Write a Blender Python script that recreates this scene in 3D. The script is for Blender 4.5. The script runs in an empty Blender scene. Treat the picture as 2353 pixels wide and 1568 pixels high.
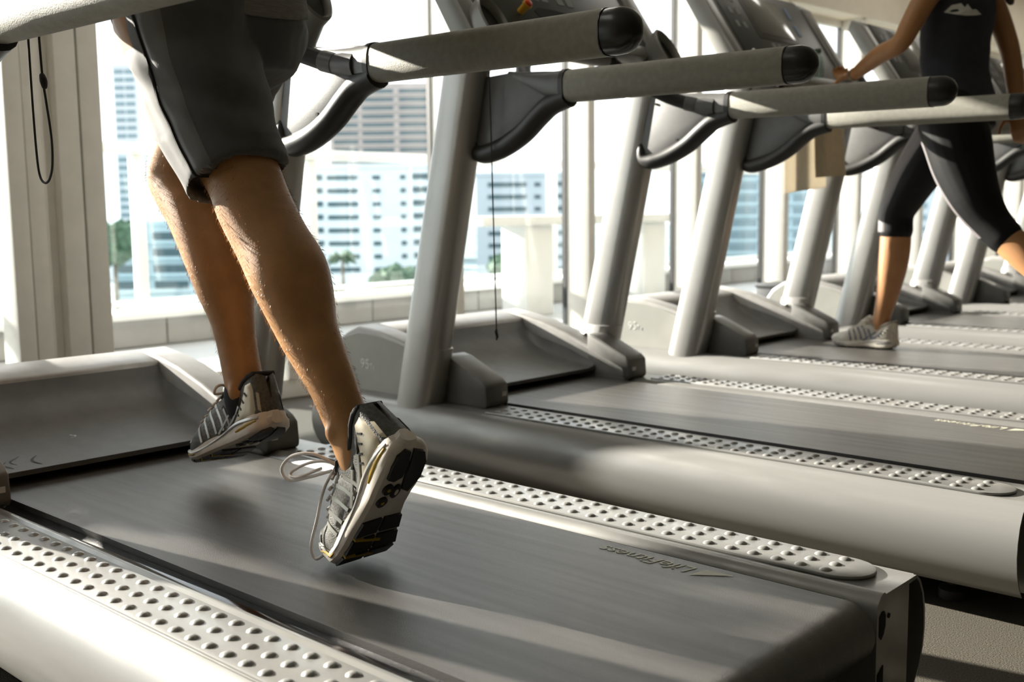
import bpy, bmesh, math, random
from mathutils import Vector, Matrix, noise
from mathutils.bvhtree import BVHTree
random.seed(7)
V = Vector
PI = math.pi
S = bpy.context.scene
COL = S.collection

# ------------------------------------------------------------------ camera, sky, sun, exposure
H = 0.25                                   # belt surface above the floor
CAMP = V((1.4326, -1.1641, 0.5678 + H))
yaw, pitch, roll = -0.7450, -0.1193, -0.0118
fw = V((math.sin(yaw) * math.cos(pitch), math.cos(yaw) * math.cos(pitch), math.sin(pitch)))
rt = V((math.cos(yaw), -math.sin(yaw), 0)); up = rt.cross(fw)
rt2 = math.cos(roll) * rt + math.sin(roll) * up
up2 = -math.sin(roll) * rt + math.cos(roll) * up
cam = bpy.data.cameras.new('camera')
cam.sensor_width = 36.0
cam.lens = 36.0 * 2487.7 / 2353.0
cam.clip_start = 0.05; cam.clip_end = 2000
cam.dof.use_dof = True
cam.dof.focus_distance = 1.86
cam.dof.aperture_fstop = 4.8
camo = bpy.data.objects.new('camera', cam); COL.objects.link(camo)
m3 = Matrix((rt2, up2, -fw)).transposed()
camo.matrix_world = Matrix.Translation(CAMP) @ m3.to_4x4()
S.camera = camo

world = bpy.data.worlds.new('sky'); S.world = world
world.use_nodes = True
wn = world.node_tree; wn.nodes.clear()
wo = wn.nodes.new('ShaderNodeOutputWorld'); wb = wn.nodes.new('ShaderNodeBackground')
wb.inputs[0].default_value = (0.92, 0.965, 1.0, 1); wb.inputs[1].default_value = 1.55
wn.links.new(wb.outputs[0], wo.inputs[0])

SUN_EL, SUN_T = math.radians(19.0), 0.170
sun = bpy.data.lights.new('sun', 'SUN'); sun.energy = 15.0; sun.angle = math.radians(0.6)
sun.color = (1.0, 0.925, 0.82)
suno = bpy.data.objects.new('sun', sun); COL.objects.link(suno)
hd = V((1, SUN_T, 0)).normalized()
sd = hd * math.cos(SUN_EL) + V((0, 0, -math.sin(SUN_EL)))
suno.rotation_euler = sd.to_track_quat('-Z', 'Y').to_euler()
suno.location = (-8, -1, 4)

S.view_settings.view_transform = 'Standard'
S.view_settings.look = 'None'
S.view_settings.exposure = 0.72
S.view_settings.gamma = 1.0
S.view_settings.use_curve_mapping = False
S.cycles.use_denoising = True
S.cycles.max_bounces = 8
S.cycles.diffuse_bounces = 5
S.cycles.transparent_max_bounces = 16
S.cycles.sample_clamp_indirect = 6.0
S.cycles.caustics_reflective = False
S.cycles.caustics_refractive = False

# ------------------------------------------------------------------ materials
MATS = {}
def mat(name, col, rough=0.5, metal=0.0, var=0.0, scale=20.0, stretch=None, bump=0.0, bscale=None,
        spec=None, rvar=0.0, sss=0.0, coat=0.0, sheen=0.0, col2=None, emit=None, transl=0.0):
    if name in MATS: return MATS[name]
    m = bpy.data.materials.new(name); m.use_nodes = True
    nt = m.node_tree; b = nt.nodes['Principled BSDF']
    b.inputs['Base Color'].default_value = (*col, 1)
    b.inputs['Roughness'].default_value = rough
    b.inputs['Metallic'].default_value = metal
    if spec is not None: b.inputs['Specular IOR Level'].default_value = spec
    if sss:
        b.inputs['Subsurface Weight'].default_value = sss
        b.inputs['Subsurface Radius'].default_value = (0.012, 0.005, 0.003)
        b.inputs['Subsurface Scale'].default_value = 1.0
    if coat: b.inputs['Coat Weight'].default_value = coat; b.inputs['Coat Roughness'].default_value = 0.15
    if sheen: b.inputs['Sheen Weight'].default_value = sheen
    if emit:
        b.inputs['Emission Color'].default_value = (*emit[0], 1); b.inputs['Emission Strength'].default_value = emit[1]
    if var or bump or rvar:
        tc = nt.nodes.new('ShaderNodeTexCoord'); mp = nt.nodes.new('ShaderNodeMapping')
        nt.links.new(tc.outputs['Object'], mp.inputs[0])
        if stretch: mp.inputs['Scale'].default_value = stretch
        nz = nt.nodes.new('ShaderNodeTexNoise'); nz.inputs['Scale'].default_value = scale
        nz.inputs['Detail'].default_value = 6
        nt.links.new(mp.outputs[0], nz.inputs['Vector'])
        if var:
            mx = nt.nodes.new('ShaderNodeMix'); mx.data_type = 'RGBA'
            c2 = col2 or tuple(max(0, c * (1 - var)) for c in col)
            c1 = col if col2 else tuple(min(1, c * (1 + var)) for c in col)
            mx.inputs[6].default_value = (*c1, 1); mx.inputs[7].default_value = (*c2, 1)
            cr = nt.nodes.new('ShaderNodeMapRange'); cr.inputs[1].default_value = 0.35; cr.inputs[2].default_value = 0.65
            nt.links.new(nz.outputs[0], cr.inputs[0]); nt.links.new(cr.outputs[0], mx.inputs[0])
            nt.links.new(mx.outputs[2], b.inputs['Base Color'])
        if rvar:
            rr = nt.nodes.new('ShaderNodeMapRange'); rr.inputs[1].default_value = 0.3; rr.inputs[2].default_value = 0.7
            rr.inputs[3].default_value = max(0.02, rough - rvar); rr.inputs[4].default_value = min(1, rough + rvar)
            nt.links.new(nz.outputs[0], rr.inputs[0]); nt.links.new(rr.outputs[0], b.inputs['Roughness'])
        if bump:
            src = nz
            if bscale:
                src = nt.nodes.new('ShaderNodeTexNoise'); src.inputs['Scale'].default_value = bscale
                src.inputs['Detail'].default_value = 3
                nt.links.new(tc.outputs['Object'], src.inputs['Vector'])
            bp = nt.nodes.new('ShaderNodeBump'); bp.inputs['Strength'].default_value = bump
            bp.inputs['Distance'].default_value = 0.002
            nt.links.new(src.outputs[0], bp.inputs['Height']); nt.links.new(bp.outputs[0], b.inputs['Normal'])
    if transl:
        tr = nt.nodes.new('ShaderNodeBsdfTranslucent'); tr.inputs[0].default_value = (*col, 1)
        mx2 = nt.nodes.new('ShaderNodeMixShader'); mx2.inputs[0].default_value = transl
        nt.links.new(b.outputs[0], mx2.inputs[1]); nt.links.new(tr.outputs[0], mx2.inputs[2])
        nt.links.new(mx2.outputs[0], nt.nodes['Material Output'].inputs[0])
    MATS[name] = m
    return m

def glass(name, tint, refl=0.08, rough=0.0):
    if name in MATS: return MATS[name]
    m = bpy.data.materials.new(name); m.use_nodes = True
    nt = m.node_tree; nt.nodes.clear()
    o = nt.nodes.new('ShaderNodeOutputMaterial'); t = nt.nodes.new('ShaderNodeBsdfTransparent')
    g = nt.nodes.new('ShaderNodeBsdfGlossy'); x = nt.nodes.new('ShaderNodeMixShader')
    t.inputs[0].default_value = (*tint, 1); g.inputs['Roughness'].default_value = rough
    x.inputs[0].default_value = refl; nt.links.new(t.outputs[0], x.inputs[1]); nt.links.new(g.outputs[0], x.inputs[2])
    nt.links.new(x.outputs[0], o.inputs[0])
    MATS[name] = m
    return m

silver = mat('silver_paint', (0.285, 0.283, 0.272), 0.36, 0.45, var=0.05, scale=14, rvar=0.06)
plate_m = mat('plate_silver', (0.285, 0.283, 0.272), 0.36, 0.4, var=0.05, scale=25, rvar=0.05)
shroud_m = mat('shroud_silver', (0.31, 0.308, 0.298), 0.34, 0.35, var=0.05, scale=9, stretch=(0.6, 6, 3), rvar=0.06)
upright_m = mat('upright_silver', (0.46, 0.455, 0.44), 0.33, 0.5, var=0.04, scale=8)
hood_m = mat('hood_grey', (0.42, 0.41, 0.40), 0.42, 0.2, var=0.06, scale=30)
cheek_m = mat('side_panel_grey', (0.40, 0.40, 0.37), 0.5, 0.0, var=0.05, scale=10)
scoop_m = mat('scoop_dark', (0.10, 0.10, 0.097), 0.42, 0.0, var=0.12, scale=18, bump=0.25, bscale=420)
wedge_m = mat('wedge_grey', (0.15, 0.148, 0.14), 0.4, 0.0, var=0.1, scale=24, bump=0.15, bscale=500)
foam_m = mat('handrail_foam', (0.31, 0.30, 0.255), 0.62, 0.0, var=0.08, scale=60, bump=0.6, bscale=520)
bracket_m = mat('bracket_plastic', (0.105, 0.105, 0.105), 0.42, 0.0, var=0.06, scale=40, bump=0.15, bscale=600)
rim_m = mat('rim_black', (0.028, 0.028, 0.027), 0.42, bump=0.12, bscale=500)
cap_m = mat('cap_black', (0.02, 0.02, 0.019), 0.28)
rubber_m = mat('rubber_black', (0.022, 0.022, 0.022), 0.55, bump=0.2, bscale=500)
belt_m = mat('belt_black', (0.074, 0.070, 0.066), 0.34, 0.0, var=0.07, scale=6, stretch=(0.35, 7, 1), bump=0.45, bscale=700, rvar=0.05, spec=0.8)
track_m = mat('track_gloss', (0.015, 0.015, 0.016), 0.10, 0.0, var=0.3, scale=60, rvar=0.04)
dark_m = mat('black_hole', (0.006, 0.006, 0.006), 0.8)
console_m = mat('console_grey', (0.085, 0.083, 0.075), 0.45, 0.0, var=0.05, scale=30)
face_m = mat('console_face', (0.045, 0.045, 0.04), 0.4)
frame_m = mat('console_frame', (0.24, 0.235, 0.22), 0.4, 0.2)
screen_m = mat('screen_grey', (0.16, 0.155, 0.14), 0.12, 0.0)
print_m = mat('white_print', (0.75, 0.75, 0.72), 0.6)
beltprint_m = mat('belt_print', (0.55, 0.53, 0.42), 0.55)
red_m = mat('red_button', (0.75, 0.07, 0.02), 0.35)
yellow_m = mat('yellow_ring', (0.75, 0.42, 0.04), 0.4)
blue_m = mat('pale_blue_print', (0.25, 0.33, 0.5), 0.5)
cord_m = mat('cord_black', (0.015, 0.013, 0.013), 0.6, bump=0.5, bscale=1500)
white_frame = mat('window_frame_white', (0.84, 0.815, 0.76), 0.45, 0.0, var=0.03, scale=12)
gasket_m = mat('gasket_dark', (0.10, 0.09, 0.065), 0.6)
blackmul_m = mat('mullion_black', (0.02, 0.02, 0.02), 0.5)
wall_m = mat('bulkhead_cream', (0.86, 0.79, 0.66), 0.85, 0.0, var=0.03, scale=6)
ceil_m = mat('ceiling_cream', (0.84, 0.79, 0.70), 0.9)
room_m = mat('room_wall', (0.34, 0.31, 0.27), 0.9, var=0.03, scale=3)
floor_m = mat('rubber_floor', (0.062, 0.054, 0.040), 0.75, 0.0, var=0.55, scale=330, bump=0.6, bscale=330)
terr_m = mat('terrace_tile', (0.48, 0.48, 0.48), 0.6, var=0.05, scale=3)
tile_m = mat('parapet_tile', (0.36, 0.35, 0.335), 0.55, var=0.06, scale=4)
grout_m = mat('parapet_grout', (0.25, 0.245, 0.235), 0.9)
coping_m = mat('coping_white', (0.80, 0.80, 0.78), 0.6)
rail_m = mat('railing_white', (0.82, 0.82, 0.80), 0.5)
pane_m = glass('window_glass', (0.975, 0.985, 0.98), 0.025)
rglass_m = glass('railing_glass', (0.93, 0.97, 0.98), 0.03)
ground_m = mat('city_ground', (0.22, 0.28, 0.29), 0.8, var=0.3, scale=0.05)

# ------------------------------------------------------------------ mesh helpers
WL = {}
def add(name, me, m, parent=None, loc=(0, 0, 0), smooth=True):
    o = bpy.data.objects.new(name, me); COL.objects.link(o)
    loc = V(loc)
    if parent is not None:
        o.parent = parent; o.location = loc - WL[parent.name]
    else: o.location = loc
    WL[o.name] = loc
    if m is not None and len(me.materials) == 0: me.materials.append(m)
    if smooth and len(me.polygons) and not me.polygons[0].use_smooth:
        me.polygons.foreach_set('use_smooth', [True] * len(me.polygons))
        try: me.set_sharp_from_angle(angle=math.radians(38))
        except Exception: pass
    return o
def empty(name, loc, label, cat, group=None):
    o = bpy.data.objects.new(name, None); COL.objects.link(o); o.location = loc; WL[o.name] = V(loc)
    o.empty_display_size = 0.1
    tag(o, label, cat, group)
    return o
def tag(o, label, cat, group=None):
    o['label'] = label; o['category'] = cat
    if group: o['group'] = group
    return o
def struct(o, label=None):
    o['kind'] = 'structure'
    if label: o['label'] = label; 
    return o
def mk(verts, faces, name='m'):
    me = bpy.data.meshes.new(name); me.from_pydata([tuple(v) for v in verts], [], faces); me.update()
    bm = bmesh.new(); bm.from_mesh(me)
    bmesh.ops.recalc_face_normals(bm, faces=bm.faces); bm.to_mesh(me); bm.free()
    return me
def box(x0, x1, y0, y1, z0, z1, bev=0.0, seg=2):
    bm = bmesh.new(); bmesh.ops.create_cube(bm, size=1)
    for v in bm.verts:
        v.co = V((x0 + (v.co.x + .5) * (x1 - x0), y0 + (v.co.y + .5) * (y1 - y0), z0 + (v.co.z + .5) * (z1 - z0)))
    if bev: bmesh.ops.bevel(bm, geom=bm.edges[:], offset=bev, segments=seg, affect='EDGES', profile=0.5)
    bmesh.ops.recalc_face_normals(bm, faces=bm.faces)
    me = bpy.data.meshes.new('b'); bm.to_mesh(me); bm.free(); return me
def prism(poly, a, b, axis='y', bev=0.0, seg=2):
    """poly: 2-D points; axis y -> (x,z), axis x -> (y,z), axis z -> (x,y); extruded from a to b"""
    def p3(p, t):
        return {'y': (p[0], t, p[1]), 'x': (t, p[0], p[1]), 'z': (p[0], p[1], t)}[axis]
    n = len(poly)
    vs = [p3(p, a) for p in poly] + [p3(p, b) for p in poly]
    fs = [list(range(n))[::-1], list(range(n, 2 * n))] + [[i, (i + 1) % n, n + (i + 1) % n, n + i] for i in range(n)]
    bm = bmesh.new(); bv = [bm.verts.new(v) for v in vs]
    for f in fs: bm.faces.new([bv[i] for i in f])
    bmesh.ops.recalc_face_normals(bm, faces=bm.faces)
    if bev:
        es = [e for e in bm.edges if len(e.link_faces) == 2 and e.calc_face_angle(0) > 0.5]
        bmesh.ops.bevel(bm, geom=es, offset=bev, segments=seg, affect='EDGES', profile=0.5)
    bmesh.ops.recalc_face_normals(bm, faces=bm.faces)
    me = bpy.data.meshes.new('p'); bm.to_mesh(me); bm.free(); return me
def frames(path):
    path = [V(p) for p in path]; n = len(path); out = []
    prev = None
    for i in range(n):
        t = (path[min(i + 1, n - 1)] - path[max(i - 1, 0)]).normalized()
        if prev is None:
            a = V((0, 1, 0)) if abs(t.y) < 0.9 else V((1, 0, 0))
            u = t.cross(a).normalized()
        else:
            u = (prev - t * prev.dot(t)).normalized()
        prev = u; out.append((path[i], t, u, t.cross(u)))
    return out
def ringmesh(rings, cap=True):
    n = len(rings[0]); vs = [v for r in rings for v in r]; fs = []
    for i in range(len(rings) - 1):
        for j in range(n):
            fs.append([i * n + j, i * n + (j + 1) % n, (i + 1) * n + (j + 1) % n, (i + 1) * n + j])
    if cap:
        fs.append(list(range(n))[::-1]); fs.append([(len(rings) - 1) * n + j for j in range(n)])
    return vs, fs
def tube(path, rad, seg=12, flat=1.0, round_ends=False):
    """tube along path; rad number or list; flat scales second axis"""
    fr = frames(path); rs = rad if isinstance(rad, (list, tuple)) else [rad] * len(fr)
    rings = []
    def ring(c, u, w, r): return [c + u * (r * math.cos(2 * PI * j / seg)) + w * (r * flat * math.sin(2 * PI * j / seg)) for j in range(seg)]
    if round_ends:
        c, t, u, w = fr[0]
        for a in (80, 60, 35): rings.append(ring(c - t * rs[0] * math.sin(math.radians(a)), u, w, rs[0] * math.cos(math.radians(a))))
    for (c, t, u, w), r in zip(fr, rs): rings.append(ring(c, u, w, r))
    if round_ends:
        c, t, u, w = fr[-1]
        for a in (35, 60, 80): rings.append(ring(c + t * rs[-1] * math.sin(math.radians(a)), u, w, rs[-1] * math.cos(math.radians(a))))
    return mk(*ringmesh(rings))
def spline(pts, n=8):
    pts = [V(p) for p in pts]; out = []
    for i in range(len(pts) - 1):
        p0 = pts[max(i - 1, 0)]; p1 = pts[i]; p2 = pts[i + 1]; p3 = pts[min(i + 2, len(pts) - 1)]
        for k in range(n):
            t = k / n
            out.append(0.5 * ((2 * p1) + (p2 - p0) * t + (2 * p0 - 5 * p1 + 4 * p2 - p3) * t * t + (3 * p1 - p0 - 3 * p2 + p3) * t ** 3))
    out.append(pts[-1]); return out
def lathe(prof, seg=24, M=Matrix.Identity(4)):
    rings = [[M @ V((r * math.cos(2 * PI * j / seg), r * math.sin(2 * PI * j / seg), z)) for j in range(seg)] for r, z in prof]
    return mk(*ringmesh(rings))
def join(ms):
    bm = bmesh.new()
    for m in ms: bm.from_mesh(m)
    me = bpy.data.meshes.new('j'); bm.to_mesh(me); bm.free(); return me
def sweep_x(fn, xs):
    """fn(x)-> list of (y,z)"""
    rings = [[V((x, y, z)) for y, z in fn(x)] for x in xs]
    return mk(*ringmesh(rings))
def superell(a, b, p=2.6, seg=28):
    out = []
    for j in range(seg):
        t = 2 * PI * j / seg; c, s = math.cos(t), math.sin(t)
        out.append((a * math.copysign(abs(c) ** (2 / p), c), b * math.copysign(abs(s) ** (2 / p), s)))
    return out
def mirror_y(me):
    me2 = me.copy()
    for v in me2.vertices: v.co.y = -v.co.y
    me2.flip_normals(); return me2
TMP = bpy.data.scenes.new('tmp')
def evaluated(o):
    TMP.collection.objects.link(o)
    vl = TMP.view_layers[0]; vl.update()
    me = bpy.data.meshes.new_from_object(o.evaluated_get(vl.depsgraph))
    bpy.data.objects.remove(o); me.materials.clear()
    return me
def text_mesh(s, size, extr=0.0006, font_shear=0.0):
    cu = bpy.data.curves.new('t', 'FONT'); cu.body = s; cu.size = size; cu.extrude = extr; cu.shear = font_shear
    return evaluated(bpy.data.objects.new('t', cu))
def xform(me, M):
    me.transform(M); me.update(); return me
def remesh(meshes, voxel, smooth_it=4, factor=0.5):
    me = join(meshes)
    o = bpy.data.objects.new('tmp', me)
    r = o.modifiers.new('r', 'REMESH'); r.mode = 'VOXEL'; r.voxel_size = voxel
    s = o.modifiers.new('s', 'SMOOTH'); s.iterations = smooth_it; s.factor = factor
    out = evaluated(o); bpy.data.meshes.remove(me)
    out.polygons.foreach_set('use_smooth', [True] * len(out.polygons))
    return out
def interp(x, xs, ys):
    if x <= xs[0]: return ys[0]
    for i in range(len(xs) - 1):
        if x <= xs[i + 1]:
            t = (x - xs[i]) / (xs[i + 1] - xs[i]); t = t * t * (3 - 2 * t) if False else t
            # catmull-rom
            y0 = ys[max(i - 1, 0)]; y1 = ys[i]; y2 = ys[i + 1]; y3 = ys[min(i + 2, len(ys) - 1)]
            return 0.5 * ((2 * y1) + (y2 - y0) * t + (2 * y0 - 5 * y1 + 4 * y2 - y3) * t * t + (3 * y1 - y0 - 3 * y2 + y3) * t ** 3)
    return ys[-1]

# ------------------------------------------------------------------ the room
FZ = 0.0
WT = 0.073                                    # the window wall runs slightly off the treadmill axis
wx0 = -2.72
wdir = V((WT, 1, 0)).normalized(); wnor = V((wdir.y, -wdir.x, 0))   # wnor points into the room (+x)
def WP(s, d, z): return V((wx0, 0, 0)) + wdir * s + wnor * d + V((0, 0, z))
def wbox(s0, s1, d0, d1, z0, z1, bev=0.0):
    me = box(s0, s1, d0, d1, z0, z1, bev)
    for v in me.vertices: v.co = WP(v.co.x, v.co.y, v.co.z)
    me.flip_normals(); return me
HEAD = 2.19; CEIL = 2.75
Y0, Y1, XR = -5.0, 13.0, 6.0
struct(add('floor', box(-3.4, XR, Y0, Y1, -0.1, 0), floor_m))
struct(add('ceiling', box(-3.6, XR + .1, Y0, Y1, CEIL, CEIL + 0.1), ceil_m))
struct(add('wall_back', box(XR, XR + 0.1, Y0, Y1, 0, CEIL), room_m))
struct(add('wall_left', box(-3.6, XR, Y0 - 0.1, Y0, 0, CEIL), room_m))
struct(add('wall_right', box(-3.6, XR, Y1, Y1 + 0.1, 0, CEIL), room_m))
struct(add('wall_windows', wbox(Y0 - .1, Y1 + .1, -0.12, 0.10, HEAD, CEIL), wall_m))
struct(add('trim_1', wbox(Y0 - .1, Y1 + .1, -0.10, 0.06, 0.0, 0.085, 0.004), white_frame))
fillm = mat('fill_emitter', (0.9, 0.9, 0.88), 0.5, emit=((1.0, 0.95, 0.87), 3.5))
for q in range(5):  # out-of-view emitters added to fill the room and brighten the bulkhead
    yq = -1.2 + 2.6 * q
    lp = empty('fill_light_panel', (-1.2, yq, CEIL), 'added off-view fill light panel above the treadmill row', 'fill light', 'added fill light panels over the treadmills')
    add('fill_housing', box(-1.37, -1.03, yq - .64, yq + .64, CEIL - .045, CEIL, .006), white_frame, lp)
    add('fill_diffuser', box(-1.35, -1.05, yq - .62, yq + .62, CEIL - .052, CEIL - .043), fillm, lp)
BAY = 0.98; C0 = 0.72
GD0, GD1 = -0.125, -0.110                      # glass line of the wall
ncol = 2
col = struct(add('trim_%d' % ncol, wbox(C0 - .05, C0 + .012, -0.12, -0.02, 0.085, HEAD, 0.003), white_frame), 'cream column between two window frames'); ncol += 1
for (a, b, d) in ((C0 - .178, C0 - .113, .050), (C0 - .108, C0 - .050, .044), (C0 + .012, C0 + .096, .044), (C0 + .101, C0 + .180, .050)):
    add('stile', wbox(a, b, -0.12, d, 0.085, HEAD, 0.004), white_frame, col)
for a in (C0 - .1135, C0 + .0955): add('gasket', wbox(a, a + .006, -0.10, .036, 0.085, HEAD), gasket_m, col)
add('stop_bead', wbox(C0 - .05, C0 - .028, -0.02, .012, 0.085, HEAD, 0.004), white_frame, col)
nwin = 0
for i in range(-5, 13):
    yc = C0 + BAY * i
    e0 = .18 if i == 0 else .026; e1 = .18 if i == -1 else .026
    a, b = yc + e0, yc + BAY - e1
    if b > Y1: continue
    if i != 0:
        m_ = struct(add('trim_%d' % ncol, wbox(yc - .026, yc + .026, GD0, 0.075, 0.085, HEAD, 0.003), white_frame)); ncol += 1
        add('gasket', wbox(yc - .033, yc - .0255, GD0 - .004, GD1 + .012, 0.085, HEAD), blackmul_m, m_)
    nwin += 1
    fr = join([wbox(a, b, GD0 - .02, GD1 + .02, 0.085, 0.135, 0.003), wbox(a, b, GD0 - .02, GD1 + .02, HEAD - 0.05, HEAD, 0.003)])
    w = struct(add('window_%d' % nwin, fr, white_frame))
    add('pane', wbox(a, b, GD0 + .002, GD1 - .002, 0.13, HEAD - 0.045), pane_m, w)

# ------------------------------------------------------------------ terrace, railing, city
struct(add('terrace_floor', box(-5.6, -2.9, -4, 16, -0.2, -0.05), terr_m))
PX = -5.2
pw = struct(add('parapet_wall', box(PX - 0.25, PX - 0.02, -4, 16, -0.2, 0.14), grout_m))
tl = box(PX - 0.02, PX, 0.006, 0.594, -0.04, 0.135, 0.003)
for j in range(33):
    add('tile', tl, tile_m, pw, (0, -4 + 0.6 * j, 0))
add('coping', box(PX - 0.3, PX + 0.06, -4, 16, 0.14, 0.185, 0.006), coping_m, pw)
rl = empty('terrace_railing', (PX, 6, 0.185), 'white metal terrace railing with clear glass panels on the low tiled parapet', 'railing')
add('top_rail', box(PX - 0.13, PX + 0.03, -4, 16, 1.22, 1.29, 0.01), rail_m, rl)
add('bottom_rail', box(PX - 0.09, PX - 0.03, -4, 16, 0.225, 0.26, 0.006), rail_m, rl)
for j in range(14):
    y = 2.46 - 1.4 * 4 + 1.4 * j
    add('post', box(PX - 0.09, PX - 0.01, y - 0.035, y + 0.035, 0.185, 1.23, 0.006), rail_m, rl)
    add('glass_panel', box(PX - 0.065, PX - 0.055, y + 0.05, y + 1.35, 0.26, 1.22), rglass_m, rl)
tb = empty('terrace_bench', (-4.6, 6.1, -0.05), 'white outdoor counter bar on a thick square pillar by the railing', 'counter')
add('counter_top', box(-4.85, -4.45, 4.9, 7.6, 0.70, 0.78, 0.01), coping_m, tb)
add('pillar', box(-4.78, -4.50, 5.45, 5.80, -0.05, 0.70, 0.015), coping_m, tb)
add('pillar', box(-4.78, -4.50, 7.1, 7.45, -0.05, 0.70, 0.015), coping_m, tb)

pt = empty('blocker', (-4.1, -.66, -.05), 'added off-view shade-casting planter with a clipped green hedge in it', 'blocker')  # unseen hedge box added to cast shade across the runner's belt
add('blocker_box', box(-4.35, -3.85, -.86, -.47, -.05, .85, .015), coping_m, pt)
GZ = -17.0
struct(add('ground', box(-900, -9, -400, 1100, GZ - 1, GZ), ground_m))
Rh = V((math.cos(yaw), -math.sin(yaw), 0)); Fh = V((math.sin(yaw), math.cos(yaw), 0))
def building(name, label, D, xc, width, ztop, depth, wall, glassm, rows, cols, cat='building', win=None, slab=None, floor_h=3.0, rot=0.0, roof=True):
    """front facade centre at distance D along the view heading, offset xc to the right"""
    base = V((CAMP.x, CAMP.y, 0)) + Fh * D + Rh * xc; base.z = GZ
    r = Matrix.Rotation(rot, 3, 'Z') @ Rh; f = Matrix.Rotation(rot, 3, 'Z') @ Fh
    root = empty(name, base, label, cat)
    def fb(a0, a1, d0, d1, z0, z1):
        me = box(a0, a1, d0, d1, z0, z1)
        for v in me.vertices: v.co = r * v.co.x + f * v.co.y + V((0, 0, v.co.z))
        return me
    h = ztop - GZ
    add('walls', fb(-width / 2, width / 2, 0, depth, 0, h), wall, root, base)
    if roof: add('roof', fb(-width / 2 - .3, width / 2 + .3, -0.3, depth + .3, h, h + 0.9), wall, root, base)
    wm = {}
    for (c0, c1, frac) in cols:
        key = (round(c1 - c0, 3), frac)
        if key not in wm: wm[key] = fb(0, c1 - c0, -0.25, 0.1, 0, floor_h * frac)
        for q in range(rows):
            z = h - (q + 1) * floor_h + 0.4
            if z < 2: continue
            add('window', wm[key], glassm, root, base + r * c0 + V((0, 0, z)), smooth=False)
    if slab:
        sm = fb(-width / 2 * slab, width / 2 * slab, -0.9, 0, 0, 0.55)
        for q in range(rows):
            z = h - (q + 1) * floor_h - 0.25
            if z < 2: continue
            add('balcony', sm, wall, root, base + V((0, 0, z)), smooth=False)
    return root
bw = mat('condo_white', (0.74, 0.75, 0.77), 0.8, var=0.03, scale=0.2)
bb = mat('tower_beige', (0.42, 0.37, 0.35), 0.8, var=0.05, scale=0.2)
bg2 = mat('block_grey', (0.55, 0.57, 0.60), 0.8)
bt = mat('block_teal', (0.45, 0.56, 0.60), 0.6)
gd = mat('far_glass_dark', (0.055, 0.10, 0.115), 0.25)
gm = mat('far_glass_mid', (0.16, 0.23, 0.26), 0.25)
building('apartment_building', 'white apartment block with short rows of dark windows beyond the railing', 250, -30.3, 29, 11.0, 18, bw, gd, 9,
         [(-11.5, -4.5, 0.33), (-14, -12.6, 0.4), (-1.2, 0.6, 0.3), (5.2, 6.4, 0.33), (8.0, 14.2, 0.42)])
building('apartment_tower', 'tall beige tower with dark horizontal balcony bands behind the white block', 400, -46, 39, 46.5, 25, bb, gd, 17,
         [(-18, -9, 0.42), (-7.5, 4, 0.42), (6, 18, 0.42)], slab=0.98)
building('office_block', 'pale grey apartment block with dark strip windows behind the white bar', 270, 3.5, 24, 9.5, 15, bg2, gd, 8,
         [(-9, 0.5, 0.33), (2.5, 4, 0.3), (6, 11, 0.36)])
building('glass_building', 'blue-green glass fronted building seen between the uprights', 270, 62, 34, 11.0, 18, bt, gm, 9,
         [(-16, -9, 0.55), (-8, -1, 0.55), (0, 7, 0.55), (8, 16, 0.55)], slab=1.0)
building('slender_tower', 'slender grey tower far off beside the runner\'s shorts', 420, -146, 9, 57, 9, bg2, gm, 24, [(-3.8, -0.3, 0.5), (0.3, 3.8, 0.5)])
building('low_building', 'low grey-green building behind the runner\'s front knee', 200, -66, 14, -1.0, 12, bt, gd, 5, [(-6.5, -1.0, 0.45), (0.2, 6.4, 0.45)], slab=1.0)
building('distant_building', 'wide low white building at the foot of the distant skyline', 300, -98, 40, -6.5, 12, bw, gm, 3, [(-18, -8, 0.4), (-6, 4, 0.4), (7, 18, 0.4)])
building('grey_block', 'pale block partly hidden by the far uprights', 280, 112, 30, 9.0, 12, bg2, gm, 8, [(-13, -5, 0.45), (-3, 4, 0.45), (6, 13, 0.45)])
leaf_m = mat('leaf_green', (0.075, 0.13, 0.075), 0.8, var=0.4, scale=1.5)
trunk_m = mat('trunk_brown', (0.18, 0.13, 0.09), 0.9)
def tree(label, D, xc, h, crown, palm=False):
    base = V((CAMP.x, CAMP.y, 0)) + Fh * D + Rh * xc; base.z = GZ
    root = empty('palm_tree' if palm else 'tree', base, label, 'tree', 'trees along the street below')
    add('trunk', tube([(0, 0, 0), (0.2, 0, h * .5), (0, 0.1, h)], [0.45, 0.35, 0.25], 8), trunk_m, root, base)
    if palm:
        ms = []
        for a in range(14):
            an = a * 2.399; el = 0.9 - 0.09 * a
            d = V((math.cos(an), math.sin(an), 0))
            ms.append(tube([V((0, 0, h)), V((0, 0, h)) + d * crown * .5 + V((0, 0, crown * .45 * el)), V((0, 0, h)) + d * crown + V((0, 0, -crown * .35 + crown * .5 * el))],
                           [0.15, 0.75, 0.05], 6, 0.25))
        add('fronds', join(ms), leaf_m, root, base)
    else:
        bm = bmesh.new()
        for a in range(9):
            c = V((random.uniform(-1, 1) * crown * .6, random.uniform(-1, 1) * crown * .6, h + random.uniform(-.25, .55) * crown))
            bmesh.ops.create_icosphere(bm, subdivisions=3, radius=crown * random.uniform(.4, .62), matrix=Matrix.Translation(c))
        bm.normal_update()
        for v in bm.verts: v.co += V((1, 1, 1)) * noise.noise(v.co * 0.9) * 0.5 + v.normal * noise.noise(v.co * 2.1) * 0.7
        me = bpy.data.meshes.new('c'); bm.to_mesh(me); bm.free()
        add('crown', me, leaf_m, root, base)
bm = bmesh.new()
rr_ = random.Random(5)
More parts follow.
